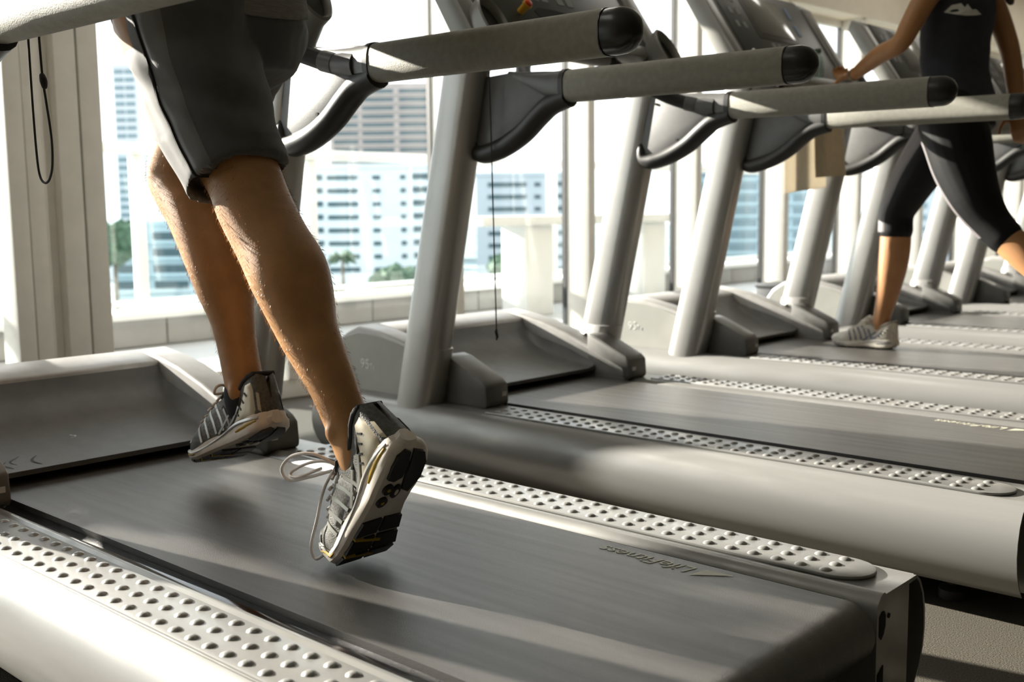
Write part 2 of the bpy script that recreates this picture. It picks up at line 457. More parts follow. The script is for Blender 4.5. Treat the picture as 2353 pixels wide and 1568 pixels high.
for q in range(900):
    c = V((rr_.uniform(-4.33, -3.87), rr_.uniform(-.85, -.48), rr_.uniform(.84, 1.90))); d = V((rr_.gauss(0, 1), rr_.gauss(0, 1), rr_.gauss(0, 1))).normalized(); e = d.orthogonal().normalized()
    vv = [bm.verts.new(c + d * .05), bm.verts.new(c + e * .022), bm.verts.new(c - d * .05), bm.verts.new(c - e * .022)]; bm.faces.new(vv)
me_ = bpy.data.meshes.new('hedge'); bm.to_mesh(me_); bm.free()  # leaf quads of the added shade caster on the terrace
add('blocker_core', box(-4.28, -3.92, -.80, -.53, .80, 1.82, .03), leaf_m, pt)
ho_ = add('blocker_leaves', me_, leaf_m, pt, smooth=False); ho_['kind'] = 'stuff'
tree('palm tree in front of the white apartment block', 215, -33.5, 9.0, 3.2, True)
tree('rounded green tree at the foot of the white apartment block', 210, -22.3, 4.0, 4.6)
tree('green tree in front of the pale grey apartment block', 225, -1.5, 5.0, 4.2)
tree('dark bushy tree between the window frame and the railing post', 160, -58.5, 13.5, 4.0)
tree('low dark shrubby tree at the left of the white apartment block', 190, -32.5, 2.5, 2.6)

# ------------------------------------------------------------------ treadmill
P = 1.448
FA, FB = (-0.690, 1.055), (-0.965, 1.48)           # console face line in x,z
fd = V((FB[0] - FA[0], 0, FB[1] - FA[1])).normalized(); fn = V((-fd.z, 0, fd.x)) * -1.0   # fn faces the user
if fn.x < 0: fn = -fn
def face_pt(v, y, off=0.0): return V((FA[0], y, FA[1])) + fd * v + fn * off
def face_M(v, y, off=0.0):
    # local x -> along +y (user's right is -y ... text is not placed), local y -> fd, local z -> fn
    M = Matrix((V((0, 1, 0)), fd, fn)).transposed().to_4x4()
    M.translation = face_pt(v, y, off); return M
def face_poly(pts, off0, off1, bev=0.0):
    me = prism(pts, off0, off1, 'z', bev); M = face_M(0, 0); xform(me, M); return me

XS0, NS, SP = -0.6365, 32, 0.0425
def stud_mesh():
    vs = [V((0, 0, 0.0044))]; fs = []; n = 10
    for r, z in ((0.0052, 0.0037), (0.0085, 0.0018), (0.0102, 0.0)):
        vs += [V((r * 1.05 * math.cos(2 * PI * j / n), r * math.sin(2 * PI * j / n), z)) for j in range(n)]
    for j in range(n):
        fs.append([0, 1 + j, 1 + (j + 1) % n])
        for q in range(2): fs.append([1 + q * n + j, 1 + (q + 1) * n + j, 1 + (q + 1) * n + (j + 1) % n, 1 + q * n + (j + 1) % n])
    return mk(vs, fs)
STUD = stud_mesh()
STUD.materials.append(plate_m); STUD.polygons.foreach_set('use_smooth', [True] * len(STUD.polygons))

SHARED = {}
def sh(key, fnc):
    if key not in SHARED: SHARED[key] = fnc()
    return SHARED[key]

def shroud_profile():
    out = [(.4535, .0005), (.466, -.004), (.482, -.017), (.496, -.040), (.504, -.070), (.506, -.100), (.501, -.130), (.489, -.158), (.468, -.186)]
    inn = [(y - .005, z - .002) for y, z in out][::-1]
    return out + inn
def rail_profile():
    return [(.312, -.19), (.312, -.014), (.318, -.006), (.324, .0005), (.330, .0035), (.337, .0035), (.342, .0), (.452, .0), (.452, -.006), (.425, -.007), (.425, -.19)]
def plate_outline():
    x1 = 0.690; yc = .4005; hw = .0505
    pts = [(-0.664, yc - hw), ]
    pts = [(-0.668, yc - hw), (x1, yc - hw)]
    for a in range(-80, 81, 16): pts.append((x1 + .055 * math.cos(math.radians(a)), yc + hw * math.sin(math.radians(a))))
    pts += [(x1, yc + hw), (-0.668, yc + hw)]
    return pts
def cheek_profile():
    return [(-1.46, -.02), (-1.46, .09), (-1.42, .145), (-1.36, .182), (-1.30, .206), (-1.20, .194), (-1.11, .176), (-1.0, .143), (-.90, .105), (-.80, .066), (-.745, .045), (-.735, .03), (-.735, -.01)]
def up_section(t):     # centre x at height t
    return -0.965 + 0.2316 * t
def upright_mesh(y):
    rings = []
    for z in [-.02, .1, .3, .5, .7, .9, 1.02]:
        rings.append([V((up_section(z) + a, y + b, z)) for a, b in superell(.074 - .006 * z, .054 - .004 * z, 2.8)])
    return mk(*ringmesh(rings))
def handrail_mesh(y):
    rings = []
    for x in [-.392, -.388, -.2, 0.0, .15, .232]:
        zc = .888 - (x + .39) * .013; s = .96 if x == -.392 else 1.0
        rings.append([V((x, y + a * s, zc + b * s)) for a, b in superell(.033, .0415, 2.7)])
    return mk(*ringmesh(rings))
def handcap_mesh(y):
    rings = []; zc = .888 - .625 * .013
    prof = [(.2335, .985), (.240, .992), (.258, .985)] + [(.258 + .043 * math.sin(math.radians(a)), max(.02, .985 * math.cos(math.radians(a)))) for a in range(12, 91, 12)]
    for x, s in prof: rings.append([V((x, y + q * s, zc + b * s)) for q, b in superell(.033, .0415, 2.5)])
    return mk(*ringmesh(rings))
BR_S = [(-.742, .765), (-.738, .742), (-.715, .730), (-.68, .731), (-.62, .747), (-.555, .778), (-.50, .818), (-.455, .846), (-.395, .862)]
def bracket_mesh(y):
    s = [(p.x, p.z) for p in spline([(a, 0, b) for a, b in BR_S], 4)]
    poly = [(-.70, .935)] + [(-.742, .78)] + s[1:] + [(-.395, .925), (-.47, .932), (-.58, .94)]
    return prism(poly, y - .016, y + .016, 'y', .005, 2)
def rim_mesh(y):
    path = [V((-.702, y, .92))] + [V((-.738, y, .79))] + spline([(a + (0.006 if i < 2 else 0), y, b) for i, (a, b) in enumerate(BR_S)], 5)
    rr = [.014, .016] + [.022 + .006 * min(1, i / 14) for i in range(len(path) - 2)]
    return tube(path, rr, 14, 1.15)

def treadmill(idx, label, studs, red_y, slot_y, screen):
    X = V((0, P * idx, 0)); Z = V((0, P * idx, H))
    t = empty('treadmill', X, label, 'treadmill', 'treadmills lined up facing the windows')
    def part(name, key, fnc, m, parent=None, smooth=True):
        return add(name, sh(key, fnc), m, parent or t, Z, smooth)
    # belt and deck
    def belt():
        top = [(-1.0, -.09), (-1.0, 0), (.755, 0)]
        top += [(.755 + .047 * math.sin(math.radians(a)), -.047 + .047 * math.cos(math.radians(a))) for a in range(12, 180, 12)]
        top += [(.755, -.094)]
        return prism(top, -.28, .28, 'y')
    b = part('belt', 'belt', belt, belt_m)
    def lf():
        m1 = text_mesh('LifeFitness', .044, .0002, .25)
        w = max(v.co.x for v in m1.vertices)
        tri = mk([(-.06, -.004, 0), (-.005, .030, 0), (-.004, .036, 0), (-.012, .0, 0), (-.06, -.004, .0002), (-.005, .030, .0002), (-.004, .036, .0002), (-.012, .0, .0002)],
                 [[0, 1, 2, 3], [7, 6, 5, 4], [0, 4, 5, 1], [1, 5, 6, 2], [2, 6, 7, 3], [3, 7, 4, 0]])
        m2 = join([m1, tri])
        return xform(m2, Matrix.Translation((.520, .258, .0006)) @ Matrix.Rotation(PI, 4, 'Z'))
    part('belt_lettering', 'lf', lf, beltprint_m, b, False)
    part('deck_frame', 'deck', lambda: box(-1.3, .70, -.30, .30, -.19, -.10, .004), dark_m)
    part('rear_crossmember', 'rxm', lambda: box(.66, .73, -.315, .315, -.19, -.12, .006), silver)
    part('front_frame', 'ff', lambda: box(-1.44, -.95, -.43, .43, -.22, -.02, .01), dark_m)
    for sgn in (1, -1):
        s = 'L' if sgn < 0 else 'R'
        def sg(me): return me if sgn > 0 else mirror_y(me)
        part('deck_track', 'track' + s, lambda: sg(box(-.95, .74, .2805, .3115, -.03, -.011, .001)), track_m)
        r = part('side_rail', 'rail' + s, lambda: sg(prism(rail_profile(), -1.40, .79, 'x')), silver)
        part('bolt_hole', 'hole1' + s, lambda: sg(prism([(.320, -.060), (.320, -.030), (.328, -.024), (.335, -.024), (.340, -.032), (.340, -.048), (.334, -.060), (.326, -.066)], .7885, .7912, 'x')), dark_m, r, False)
        part('bolt_hole', 'hole2' + s, lambda: sg(prism([(.318, -.150), (.318, -.118), (.336, -.108), (.336, -.138)], .7885, .7912, 'x')), dark_m, r, False)
        part('screw', 'hole3' + s, lambda: sg(lathe([(.0, 0), (.004, 0), (.004, .0022), (0, .0022)], 10, Matrix.Translation((.789, .352, -.036)) @ Matrix.Rotation(PI / 2, 4, 'Y'))), dark_m, r, False)
        part('screw', 'hole4' + s, lambda: sg(lathe([(.0, 0), (.004, 0), (.004, .0022), (0, .0022)], 10, Matrix.Translation((.789, .346, -.155)) @ Matrix.Rotation(PI / 2, 4, 'Y'))), dark_m, r, False)
        part('side_shroud', 'shroud' + s, lambda: sg(prism(shroud_profile(), -1.40, .785, 'x')), shroud_m)
        part('levelling_foot', 'ft1' + s, lambda: sg(lathe([(.0, -H), (.03, -H), (.03, -H + .02), (.012, -H + .03), (.012, -.19), (0, -.19)], 14, Matrix.Translation((.62, .37, 0)))), rubber_m)
        part('front_foot', 'ft2' + s, lambda: sg(lathe([(.0, -H), (.03, -H), (.03, -H + .02), (.012, -H + .03), (.012, -.19), (0, -.19)], 14, Matrix.Translation((-1.25, .37, 0)))), rubber_m)
        pl = part('foot_plate', 'plate' + s, lambda: sg(prism(plate_outline(), .0, .0062, 'z', .0016, 2)), plate_m)
        if studs > 0 and (sgn < 0 or studs > 1):
            for yy in (.3665, .4005, .4345):
                for i in range(NS):
                    add('stud', STUD, plate_m, pl, Z + V((XS0 + SP * i, sgn * yy, .0060)))
        else:
            def js():
                ms = []
                for yy in (.3665, .4005, .4345):
                    for i in range(NS):
                        q = STUD.copy(); q.transform(Matrix.Translation((XS0 + SP * i, sgn * yy, .006))); ms.append(q)
                jm = join(ms)
                for q in ms: bpy.data.meshes.remove(q)
                return jm
            o = part('stud_pattern', 'studs' + s, js, plate_m, pl); o['kind'] = 'stuff'
        # front cover cheeks and uprights
        ck = part('hood_side', 'cheek' + s, lambda: sg(prism(cheek_profile(), .300, .385, 'y', .010, 3)), hood_m)
        part('side_panel', 'panel' + s, lambda: sg(prism([(-1.45, -.01), (-1.45, .085), (-1.41, .135), (-1.36, .168), (-1.29, .184), (-1.20, .179), (-1.11, .161), (-1.03, .138), (-1.0, -.01)], .3845, .390, 'y', .001, 1)), cheek_m, ck)
        def t95():
            a_ = text_mesh('95', .045, .0006, .0); b_ = text_mesh('Te', .026, .0006, .0)
            w = max(v.co.x for v in a_.vertices)
            m2 = join([a_, xform(b_, Matrix.Translation((w + .002, 0, 0)))])
            M = Matrix.Translation((-1.285, -.3905, .070)) @ Matrix.Rotation(PI / 2, 4, 'X')
            if sgn > 0: M = Matrix.Translation((-1.20, .3905, .070)) @ Matrix.Rotation(PI, 4, 'Z') @ Matrix.Rotation(PI / 2, 4, 'X')
            return xform(m2, M)
        part('lettering', 't95' + s, t95, print_m, ck, False)
        wg = part('upright_foot', 'wedge' + s, lambda: sg(prism([(-.90, .0), (-.90, .145), (-.865, .138), (-.735, .080), (-.718, .066), (-.714, .012), (-.72, .0)], .300, .395, 'y', .006, 2)), wedge_m)
        part('sticker', 'stick' + s, lambda: sg(box(-.7155, -.7135, .312, .330, .030, .042)), print_m, wg, False)
        u = part('upright', 'up' + s, lambda: sg(upright_mesh(.425)), upright_m)
        def collar():
            rings = [[V((up_section(z) + a * e, .420 + b * e, z)) for a, b in superell(.0755, .0545, 2.8)] for z, e in ((-.02, 1), (.165, 1), (.168, .96))]
            return mk(*ringmesh(rings))
        cl = part('collar', 'collar' + s, lambda: sg(collar()), upright_m, u)
        part('bolt', 'cbolt' + s, lambda: sg(lathe([(0, 0), (.008, 0), (.008, .004), (0, .004)], 12, Matrix.Translation((-.955, .364, .13)) @ Matrix.Rotation(PI / 2, 4, 'X'))), cap_m, u)
        # arm rest
        hr = part('handrail', 'hr' + s, lambda: sg(handrail_mesh(.400)), foam_m)
        part('end_cap', 'hc' + s, lambda: sg(handcap_mesh(.400)), cap_m, hr)
        part('seam_ring', 'hs' + s, lambda: sg(sweep_x(lambda x: [(.400 + a, .8798 + b) for a, b in superell(.0336, .0421, 2.7)], [.2315, .2335])), cap_m, hr)
        bk = part('arm_bracket', 'bk' + s, lambda: sg(bracket_mesh(.400)), bracket_m)
        part('bracket_rim', 'rim' + s, lambda: sg(rim_mesh(.400)), rim_m, bk)
        part('bracket_collar', 'bkc' + s, lambda: sg(sweep_x(lambda x: [(.400 + a, .889 + b) for a, b in superell(.0345, .0435, 2.6)], [-.407, -.404, -.395, -.392])), rim_m, bk)
        part('bracket_top', 'bkt' + s, lambda: sg(mk(*ringmesh([[V((x, .400 + a * w, zc + b * h)) for a, b in superell(1, 1, 2.4)] for x, zc, w, h in ((-.60, .935, .014, .010), (-.52, .912, .022, .022), (-.46, .896, .030, .034), (-.405, .889, .0335, .041))]))), bracket_m, bk)
        for q, (hx, hz) in enumerate(((-.672, .912), (-.590, .792))):
            part('screw_hole', 'bh%d' % q + s, lambda: sg(lathe([(0, 0), (.0045, 0), (.0045, .002), (0, .002)], 10, Matrix.Translation((hx, .3838, hz)) @ Matrix.Rotation(PI / 2, 4, 'X'))), dark_m, bk, False)
        part('grip', 'grip' + s, lambda: sg(tube(spline([(-.545, .372, .905), (-.595, .345, .926), (-.645, .30, .958), (-.69, .24, 1.0), (-.715, .18, 1.035)], 5), .0215, 16)), rubber_m)
        part('grip_ring', 'gring' + s, lambda: sg(tube([(-.515, .380, .897), (-.548, .371, .906)], .0235, 16)), bracket_m)
        part('grip_stub', 'gst' + s, lambda: sg(tube([(-.45, .392, .89), (-.517, .380, .897)], [.030, .022], 16)), bracket_m)
        # console corner: silver side and cup holder
        def sidefr():
            pts = []
            for v, o in ((-.06, -.040), (-.045, .004), (.0, .012), (.44, .008), (.50, -.02), (.47, -.062), (.05, -.062), (-.03, -.060)):
                q = face_pt(v, 0, o); pts.append((q.x, q.z))
            return prism(pts, .402, .468, 'y', .008, 2)
        part('console_side', 'cs' + s, lambda: sg(sidefr()), frame_m)
        dM = face_M(-.005, .415, .0)
        def dish(prof):
            rings = [[dM @ V((.045 * r_ * math.cos(2 * PI * j / 32), .085 * r_ * math.sin(2 * PI * j / 32) - (.02 if z_ < 0 else 0), z_)) for j in range(32)] for r_, z_ in prof]
            return mk(*ringmesh(rings))
        dh = part('cup_holder', 'cup' + s, lambda: sg(dish([(.3, -.05), (.8, -.045), (1.0, -.02), (1.05, .025), (1.08, .055), (1.0, .060), (.93, .055), (.85, .03), (.4, .022), (.02, .02)])), frame_m)
        part('cup_recess', 'cupr' + s, lambda: sg(dish([(.02, .0235), (.4, .0255), (.86, .034), (.90, .042), (.86, .034), (.02, .0225)])), face_m, dh)
    # hood top and scoop
    part('hood_top', 'htop', lambda: prism([(-1.46, -.02), (-1.46, .09), (-1.42, .145), (-1.36, .190), (-1.30, .206), (-1.20, .183), (-1.20, .09), (-1.30, -.02)], -.305, .305, 'y', .006, 2), hood_m)
    def scoop():
        prof = [(-1.205, .182), (-1.190, .150), (-1.160, .115), (-1.11, .085), (-1.05, .062), (-.98, .046), (-.90, .035), (-.865, .031)]
        ys = [-.302, -.296, -.284, -.266, -.2, 0, .2, .266, .284, .296, .302]
        vs = []; fs = []
        for x, z in prof:
            k_ = (x + 1.205) / .34
            lim = .04 + .0 * k_
            for y in ys:
                e = max(0, abs(y) - .262) / .04
                vs.append(V((x, y, z + (.075 * k_ * (1 - k_) * 2.2 + .012 * k_) * e ** 2.2)))
        n = len(ys)
        for i in range(len(prof) - 1):
            for j in range(n - 1): fs.append([i * n + j, i * n + j + 1, (i + 1) * n + j + 1, (i + 1) * n + j])
        base = len(vs)
        for y in ys: vs.append(V((-.865, y, .020)))
        for y in ys: vs.append(V((-1.0, y, .020)))
        i = len(prof) - 1
        for j in range(n - 1):
            fs.append([i * n + j, i * n + j + 1, base + j + 1, base + j]); fs.append([base + j, base + j + 1, base + n + j + 1, base + n + j])
        me = mk(vs, fs); return me
    part('hood_scoop', 'scoop', scoop, scoop_m)
    # console
    def cons():
        pts = []
        for v, o in ((.0, -.010), (.012, .0), (.46, .0), (.50, -.02), (.48, -.055), (.03, -.055), (.0, -.040)):
            q = face_pt(v, 0, o); pts.append((q.x, q.z))
        return prism(pts, -.403, .403, 'y', .006, 2)
    c = part('console', 'cons', cons, console_m)
    part('face_panel', 'facep', lambda: face_poly([(-.37, .045), (.37, .045), (.355, .47), (-.355, .47)], .0, .004, .002), face_m, c)
    part('lower_tray', 'tray', lambda: face_poly([(-.34, -.004), (.34, -.004), (.36, .042), (-.36, .042)], -.03, .016, .005), frame_m, c)
    add('hand_slot', face_poly([(slot_y - .10, .120), (slot_y - .085, .093), (slot_y + .02, .083), (slot_y + .10, .093), (slot_y + .115, .105), (slot_y + .09, .130), (slot_y, .137), (slot_y - .08, .133)], .0035, .0052), dark_m, c, Z, False)
    sb = add('stop_button', lathe([(0, .004), (.011, .004), (.011, .030), (.0145, .033), (.0145, .040), (0, .042)], 18, face_M(.105, red_y)), yellow_m, c, Z)
    add('button_top', lathe([(0, .040), (.012, .0405), (.0115, .046), (.008, .048), (0, .0485)], 18, face_M(.105, red_y)), red_m, sb, Z)
    if screen:
        part('screen', 'screen', lambda: face_poly([(-.15, .235), (.13, .235), (.13, .43), (-.15, .43)], .0045, .0075, .002), screen_m, c)
        part('screen_bezel', 'bez', lambda: face_poly([(-.175, .21), (.155, .21), (.155, .455), (-.175, .455)], .002, .006, .002), console_m, c)
    def keys(blue):
        ms = []
        if not blue:
            for r_ in range(3):
                for cc in range(2):
                    y = -.31 + .055 * cc; v = .25 + .065 * r_
                    ms.append(face_poly([(y, v), (y + .024, v), (y + .024, v + .03), (y, v + .03)], .004, .0055))
            for q in range(4):
                y = -.11 + .045 * q + (.03 if q > 1 else 0)
                ms.append(face_poly([(y, .165), (y + .03, .165), (y + .03, .195), (y, .195)], .004, .0055))
        else:
            for v in (.27, .36):
                ms.append(face_poly([(.20, v), (.225, v), (.225, v + .06), (.20, v + .06)], .004, .0055))
        return join(ms)
    ko = part('key_legends', 'keys', lambda: keys(False), mat('key_print', (0.20, 0.20, 0.19), 0.5), c, False); ko['kind'] = 'stuff'
    ko = part('key_legends', 'keysb', lambda: keys(True), blue_m, c, False); ko['kind'] = 'stuff'
    part('crossbar', 'xbar', lambda: tube([(-.715, -.19, 1.035), (-.715, .19, 1.035)], .0195, 16), frame_m)
    return t
TR = []
def scuffs():
    sc = TR[0]; scm = [c for c in sc.children if c.name.startswith('hood_scoop')][0]
    for (x, y, l, w_) in ((-.935, -.215, .050, .006), (-.955, -.190, .045, .005), (-.945, -.150, .060, .007), (-1.03, -.02, .016, .004)):
        vs_ = []
        for k_ in range(6):
            t_ = k_ / 5; xx = x + l * t_; yy = y + .012 * math.sin(t_ * 4 + x * 50) - .02 * t_
            zz = interp(xx, [-1.205, -1.19, -1.16, -1.11, -1.05, -.98, -.90, -.865], [.182, .150, .115, .085, .062, .046, .035, .031]) + .0012
            hw = w_ * (.35 + .65 * math.sin(PI * min(1, t_ + .1))) / 2
            vs_ += [V((xx, yy - hw, zz)), V((xx, yy + hw, zz))]
        add('scuff_mark', mk(vs_, [[2 * i, 2 * i + 1, 2 * i + 3, 2 * i + 2] for i in range(5)]), mat('scuff_dark', (0.03, 0.03, 0.03), 0.7) if l > .02 else print_m, scm, (0, 0, H))
TR.append(treadmill(0, 'silver treadmill under the running man, with ridged foot rails along its belt', 2, -.20, -.03, True))
TR.append(treadmill(1, 'empty silver treadmill between the running man and the walking woman', 1, -.20, -.03, True))
TR.append(treadmill(2, 'silver treadmill that the woman in black leggings walks on', 0, .08, -.12, True))
TR.append(treadmill(3, 'empty treadmill next beyond the walking woman', 0, .08, -.12, True))
TR.append(treadmill(4, 'second empty treadmill beyond the walking woman', 0, .08, -.12, True))
TR.append(treadmill(5, 'third empty treadmill beyond the walking woman', 0, .08, -.12, True))
TR.append(treadmill(6, 'fourth empty treadmill beyond the walking woman, last of the row', 0, .08, -.12, True))
scuffs()

# ------------------------------------------------------------------ shoes
def shoe(parent, pal, origin, pitch_deg, bend_deg=0.0, L=0.30, yaw_deg=0.0, roll_deg=0.0, xb=0.205, laces=0, detail=True):
    """local x heel->toe, y towards the camera side (-Y in the room), z up from the sole"""
    ph, yw, rl_ = math.radians(pitch_deg), math.radians(yaw_deg), math.radians(roll_deg)
    tx = V((-math.cos(ph), 0, -math.sin(ph))); tz = V((-math.sin(ph), 0, math.cos(ph))); ty = tz.cross(tx)
    B = Matrix.Rotation(yw, 3, 'Z') @ Matrix((tx, ty, tz)).transposed() @ Matrix.Rotation(rl_, 3, 'X')
    O = V(origin) + V((0, 0, H)); k = L / 0.30
    be = math.radians(bend_deg)
    def T(p):
        x, y, z = p.x * k, p.y * k, p.z * k
        xb_ = xb * k
        if be and x > xb_ - .03:
            t = min(1, (x - xb_ + .03) / .06); a = be * t * .5 if x < xb_ + .03 else be
            # circular blend approximated by progressive rotation
            px = xb_; pz = .012
            dx, dz = x - px, z - pz
            x, z = px + dx * math.cos(a) - dz * math.sin(a), pz + dx * math.sin(a) + dz * math.cos(a)
        return O + B @ V((x, y, z))
    us = [0, .014, .04, .12, .25, .40, .55, .70, .82, .92, .975, 1.0]
    ws = [.006, .021, .031, .0375, .038, .037, .044, .052, .049, .038, .023, .007]
    cs = [0, 0, 0, 0, .001, .002, .003, .002, -.002, -.006, -.009, -.010]
    bs = [.014, .010, .006, .001, 0, .002, .001, 0, .002, .008, .015, .020]
    mt = [.040, .040, .039, .038, .036, .032, .028, .025, .025, .028, .032, .035]
    tt = [.108, .113, .116, .110, .090, .108, .096, .074, .062, .054, .047, .040]
    W = lambda u: interp(u, us, ws); Cc = lambda u: interp(u, us, cs)
    Bo = lambda u: interp(u, us, bs); Mt = lambda u: interp(u, us, mt); Tt = lambda u: interp(u, us, tt)
    def up(u, q):
        """q 0..1 from camera-side sole edge over the top to the far sole edge"""
        w, c, m0, t = W(u), Cc(u), Mt(u) - .006, Tt(u)
        th = PI * q
        yc_ = w * math.copysign(abs(math.cos(th)) ** .62, math.cos(th)); zc_ = m0 + (t - m0) * abs(math.sin(th)) ** .85
        s = 1 if q < .5 else -1; qq = q if q < .5 else 1 - q
        if qq < .36:
            f_ = qq / .36; yo_ = w * (1 - .22 * f_ ** 1.6); zo_ = m0 + (t - m0) * f_
        elif qq < .42:
            f_ = (qq - .36) / .06; yo_ = w * (.78 - .14 * f_); zo_ = t + .003 * math.sin(PI * f_) - .004 * f_
        else:
            f_ = (qq - .42) / .08; yo_ = w * (.64 - .64 * f_); zo_ = t - .004 - .04 * f_ ** .6
        bl = min(1, max(0, (u - .36) / .08)); bl = bl * bl * (3 - 2 * bl)
        return V((u * .30, c + (yo_ * s) * (1 - bl) + yc_ * bl, zo_ * (1 - bl) + zc_ * bl))
    def upn(u, q, off):
        e = .006
        p = up(u, q); a = up(min(1, u + e), q) - up(max(0, u - e), q); b = up(u, min(1, q + e)) - up(u, max(0, q - e))
        n = a.cross(b)
        if n.length < 1e-12: return T(p)
        n.normalize()
        if n.z < 0 and .3 < q < .7 and u > .45: n = -n
        if (q < .3 and n.y < 0) or (q > .7 and n.y > 0): n = -n
        return T(p + n * off)
    UU = [0, .006, .014, .025, .04, .08, .13, .19, .25, .31, .36, .40, .44, .5, .56, .62, .68, .74, .8, .86, .91, .95, .98, 1]
    QQ = [i / 40 for i in range(41)]
    vs = [T(up(u, q)) for u in UU for q in QQ]; n = len(QQ); fs = []
    for i in range(len(UU) - 1):
        for j in range(n - 1): fs.append([i * n + j, i * n + j + 1, (i + 1) * n + j + 1, (i + 1) * n + j])
    fs.append([j for j in range(n)]); fs.append([(len(UU) - 1) * n + j for j in range(n)][::-1])
    sh_o = add('shoe', mk(vs, fs), pal['upper'], parent)
    # midsole
    rings = []
    for u in [0, .006, .014, .03, .07, .12, .18, .25, .32, .4, .48, .55, .62, .7, .78, .85, .91, .95, .98, 1]:
        w, c, b0, m1 = W(u) + .003, Cc(u), Bo(u), Mt(u) + .003 * math.sin(u * 14)
        fl = .004 if u < .3 else .002
        rings.append([T(V((u * .30 + (.004 if u == 1 else (-.006 if u == 0 else 0)), c + y, z))) for y, z in
                      ((w + fl, b0 + .006), (w + fl + .001, b0 + .014), (w + .001, (b0 + m1) / 2 + .004), (w, m1 - .003), (w - .004, m1), (0, m1), (-w + .004, m1), (-w, m1 - .003),
                       (-w - .001, (b0 + m1) / 2 + .004), (-w - fl - .001, b0 + .014), (-w - fl, b0 + .006), (-w - fl + .006, b0 + .001), (0, b0), (w + fl - .006, b0 + .001))])
    mo = add('midsole', mk(*ringmesh(rings)), pal['mid'], sh_o)
    # side bands on the midsole, both sides
    def side(u, h, off, s=1):
        w, c, b0, m1 = W(u) + .003, Cc(u), Bo(u), Mt(u)
        return T(V((u * .30, c + s * (w + .003 - .003 * h + off), b0 + .004 + (m1 - b0 - .004) * h)))
    def band(name, pts, m, off=.0018, s=1):
        """pts: (u, h_low, h_high)"""
        vs_, fs_ = [], []
        for (u, h0, h1) in pts:
            for kk in range(4):
                hh = h0 + (h1 - h0) * kk / 3; vs_.append(side(u, hh, off if kk in (1, 2) else .0002, s))
        for i in range(len(pts) - 1):
            for j in range(3): fs_.append([i * 4 + j, i * 4 + j + 1, (i + 1) * 4 + j + 1, (i + 1) * 4 + j])
        return add(name, mk(vs_, fs_), m, sh_o)
    for s in (1, -1):
        wave = [(u, .62 + .22 * math.sin((u - .05) * 7.5), .86 + .22 * math.sin((u - .05) * 7.5)) for u in [i / 22 * .9 + .03 for i in range(23)]]
        band('sole_band', [(u, min(a, .95), min(b_, 1.12)) for u, a, b_ in wave], pal['band'], .0022, s)
        band('heel_window', [(.04, .50, .62), (.08, .42, .74), (.14, .40, .80), (.2, .40, .74), (.25, .46, .60)], pal['accent'], .0026, s)
        band('fore_window', [(.70, .35, .45), (.74, .28, .56), (.80, .3, .56), (.85, .36, .46)], pal['accent'], .0026, s)
    # tread pads under the sole
    def pad(pts, m, h=.004, name='tread_pad'):
        vs_ = []; nn = len(pts)
        for dz in (.002, -h):
            for (u, y) in pts: vs_.append(T(V((u * .30, Cc(u) + y, Bo(u) + dz))))
        cu = sum(p[0] for p in pts) / nn; cy = sum(p[1] for p in pts) / nn
        vs_.append(T(V((cu * .30, Cc(cu) + cy, Bo(cu) - h))))
        fs_ = [[i, (i + 1) % nn, nn + (i + 1) % nn, nn + i] for i in range(nn)] + [[nn + i, nn + (i + 1) % nn, 2 * nn] for i in range(nn)]
        return add(name, mk(vs_, fs_), m, sh_o)
    def oval(u, y, ru, ry, n_=14): return [(u + ru * math.cos(2 * PI * i / n_), y + ry * math.sin(2 * PI * i / n_)) for i in range(n_)]
    if detail:
        pad([(.015, .012), (.04, .027), (.10, .034), (.17, .034), (.19, .020), (.17, .006), (.10, .003), (.03, .002)], pal['rub'])
        pad([(.02, -.004), (.10, -.001), (.17, .0), (.26, -.006), (.29, -.022), (.2, -.034), (.10, -.033), (.04, -.025)], pal['rub'])
        for (u, y) in ((.245, .022), (.335, .021)):
            p_ = pad(oval(u, y, .033, .0095), pal['rub']); pad(oval(u, y, .010, .003, 8), pal['accent'], .0052, 'pad_dot')
        pad(oval(.27, .004, .045, .008), pal['rub']); pad(oval(.27, .004, .020, .003, 8), pal['mid'], .0052, 'pad_dot')
        for a0, a1 in ((.46, .56), (.575, .665), (.68, .77), (.785, .87), (.885, .955)):
            for s in (1, -1):
                y1 = lambda u: s * (W(u) - .001)
                pad([(a0, s * .003), (a0 + .01, y1(a0)), (a1, y1(a1)), (a1 - .005, s * .003)], pal['rub'])
        for a0 in (.567, .672):
            pad([(a0, W(a0) - .002), (a0 + .012, W(a0) - .002), (a0 + .05, -.01), (a0 + .035, -.01)], pal['accent'], .0048, 'tread_stripe')
    # overlays on the upper (camera side and far side)
    def patch(name, rows, m, off=.0016):
        """rows: list of (u, q0, q1)"""
        vs_, fs_ = [], []; kn = 7
        for (u, q0, q1) in rows:
            for kk in range(kn): vs_.append(upn(u, q0 + (q1 - q0) * kk / (kn - 1), off if 0 < kk < kn - 1 else -.0005))
        for i in range(len(rows) - 1):
            for j in range(kn - 1): fs_.append([i * kn + j, i * kn + j + 1, (i + 1) * kn + j + 1, (i + 1) * kn + j])
        return add(name, mk(vs_, fs_), m, sh_o)
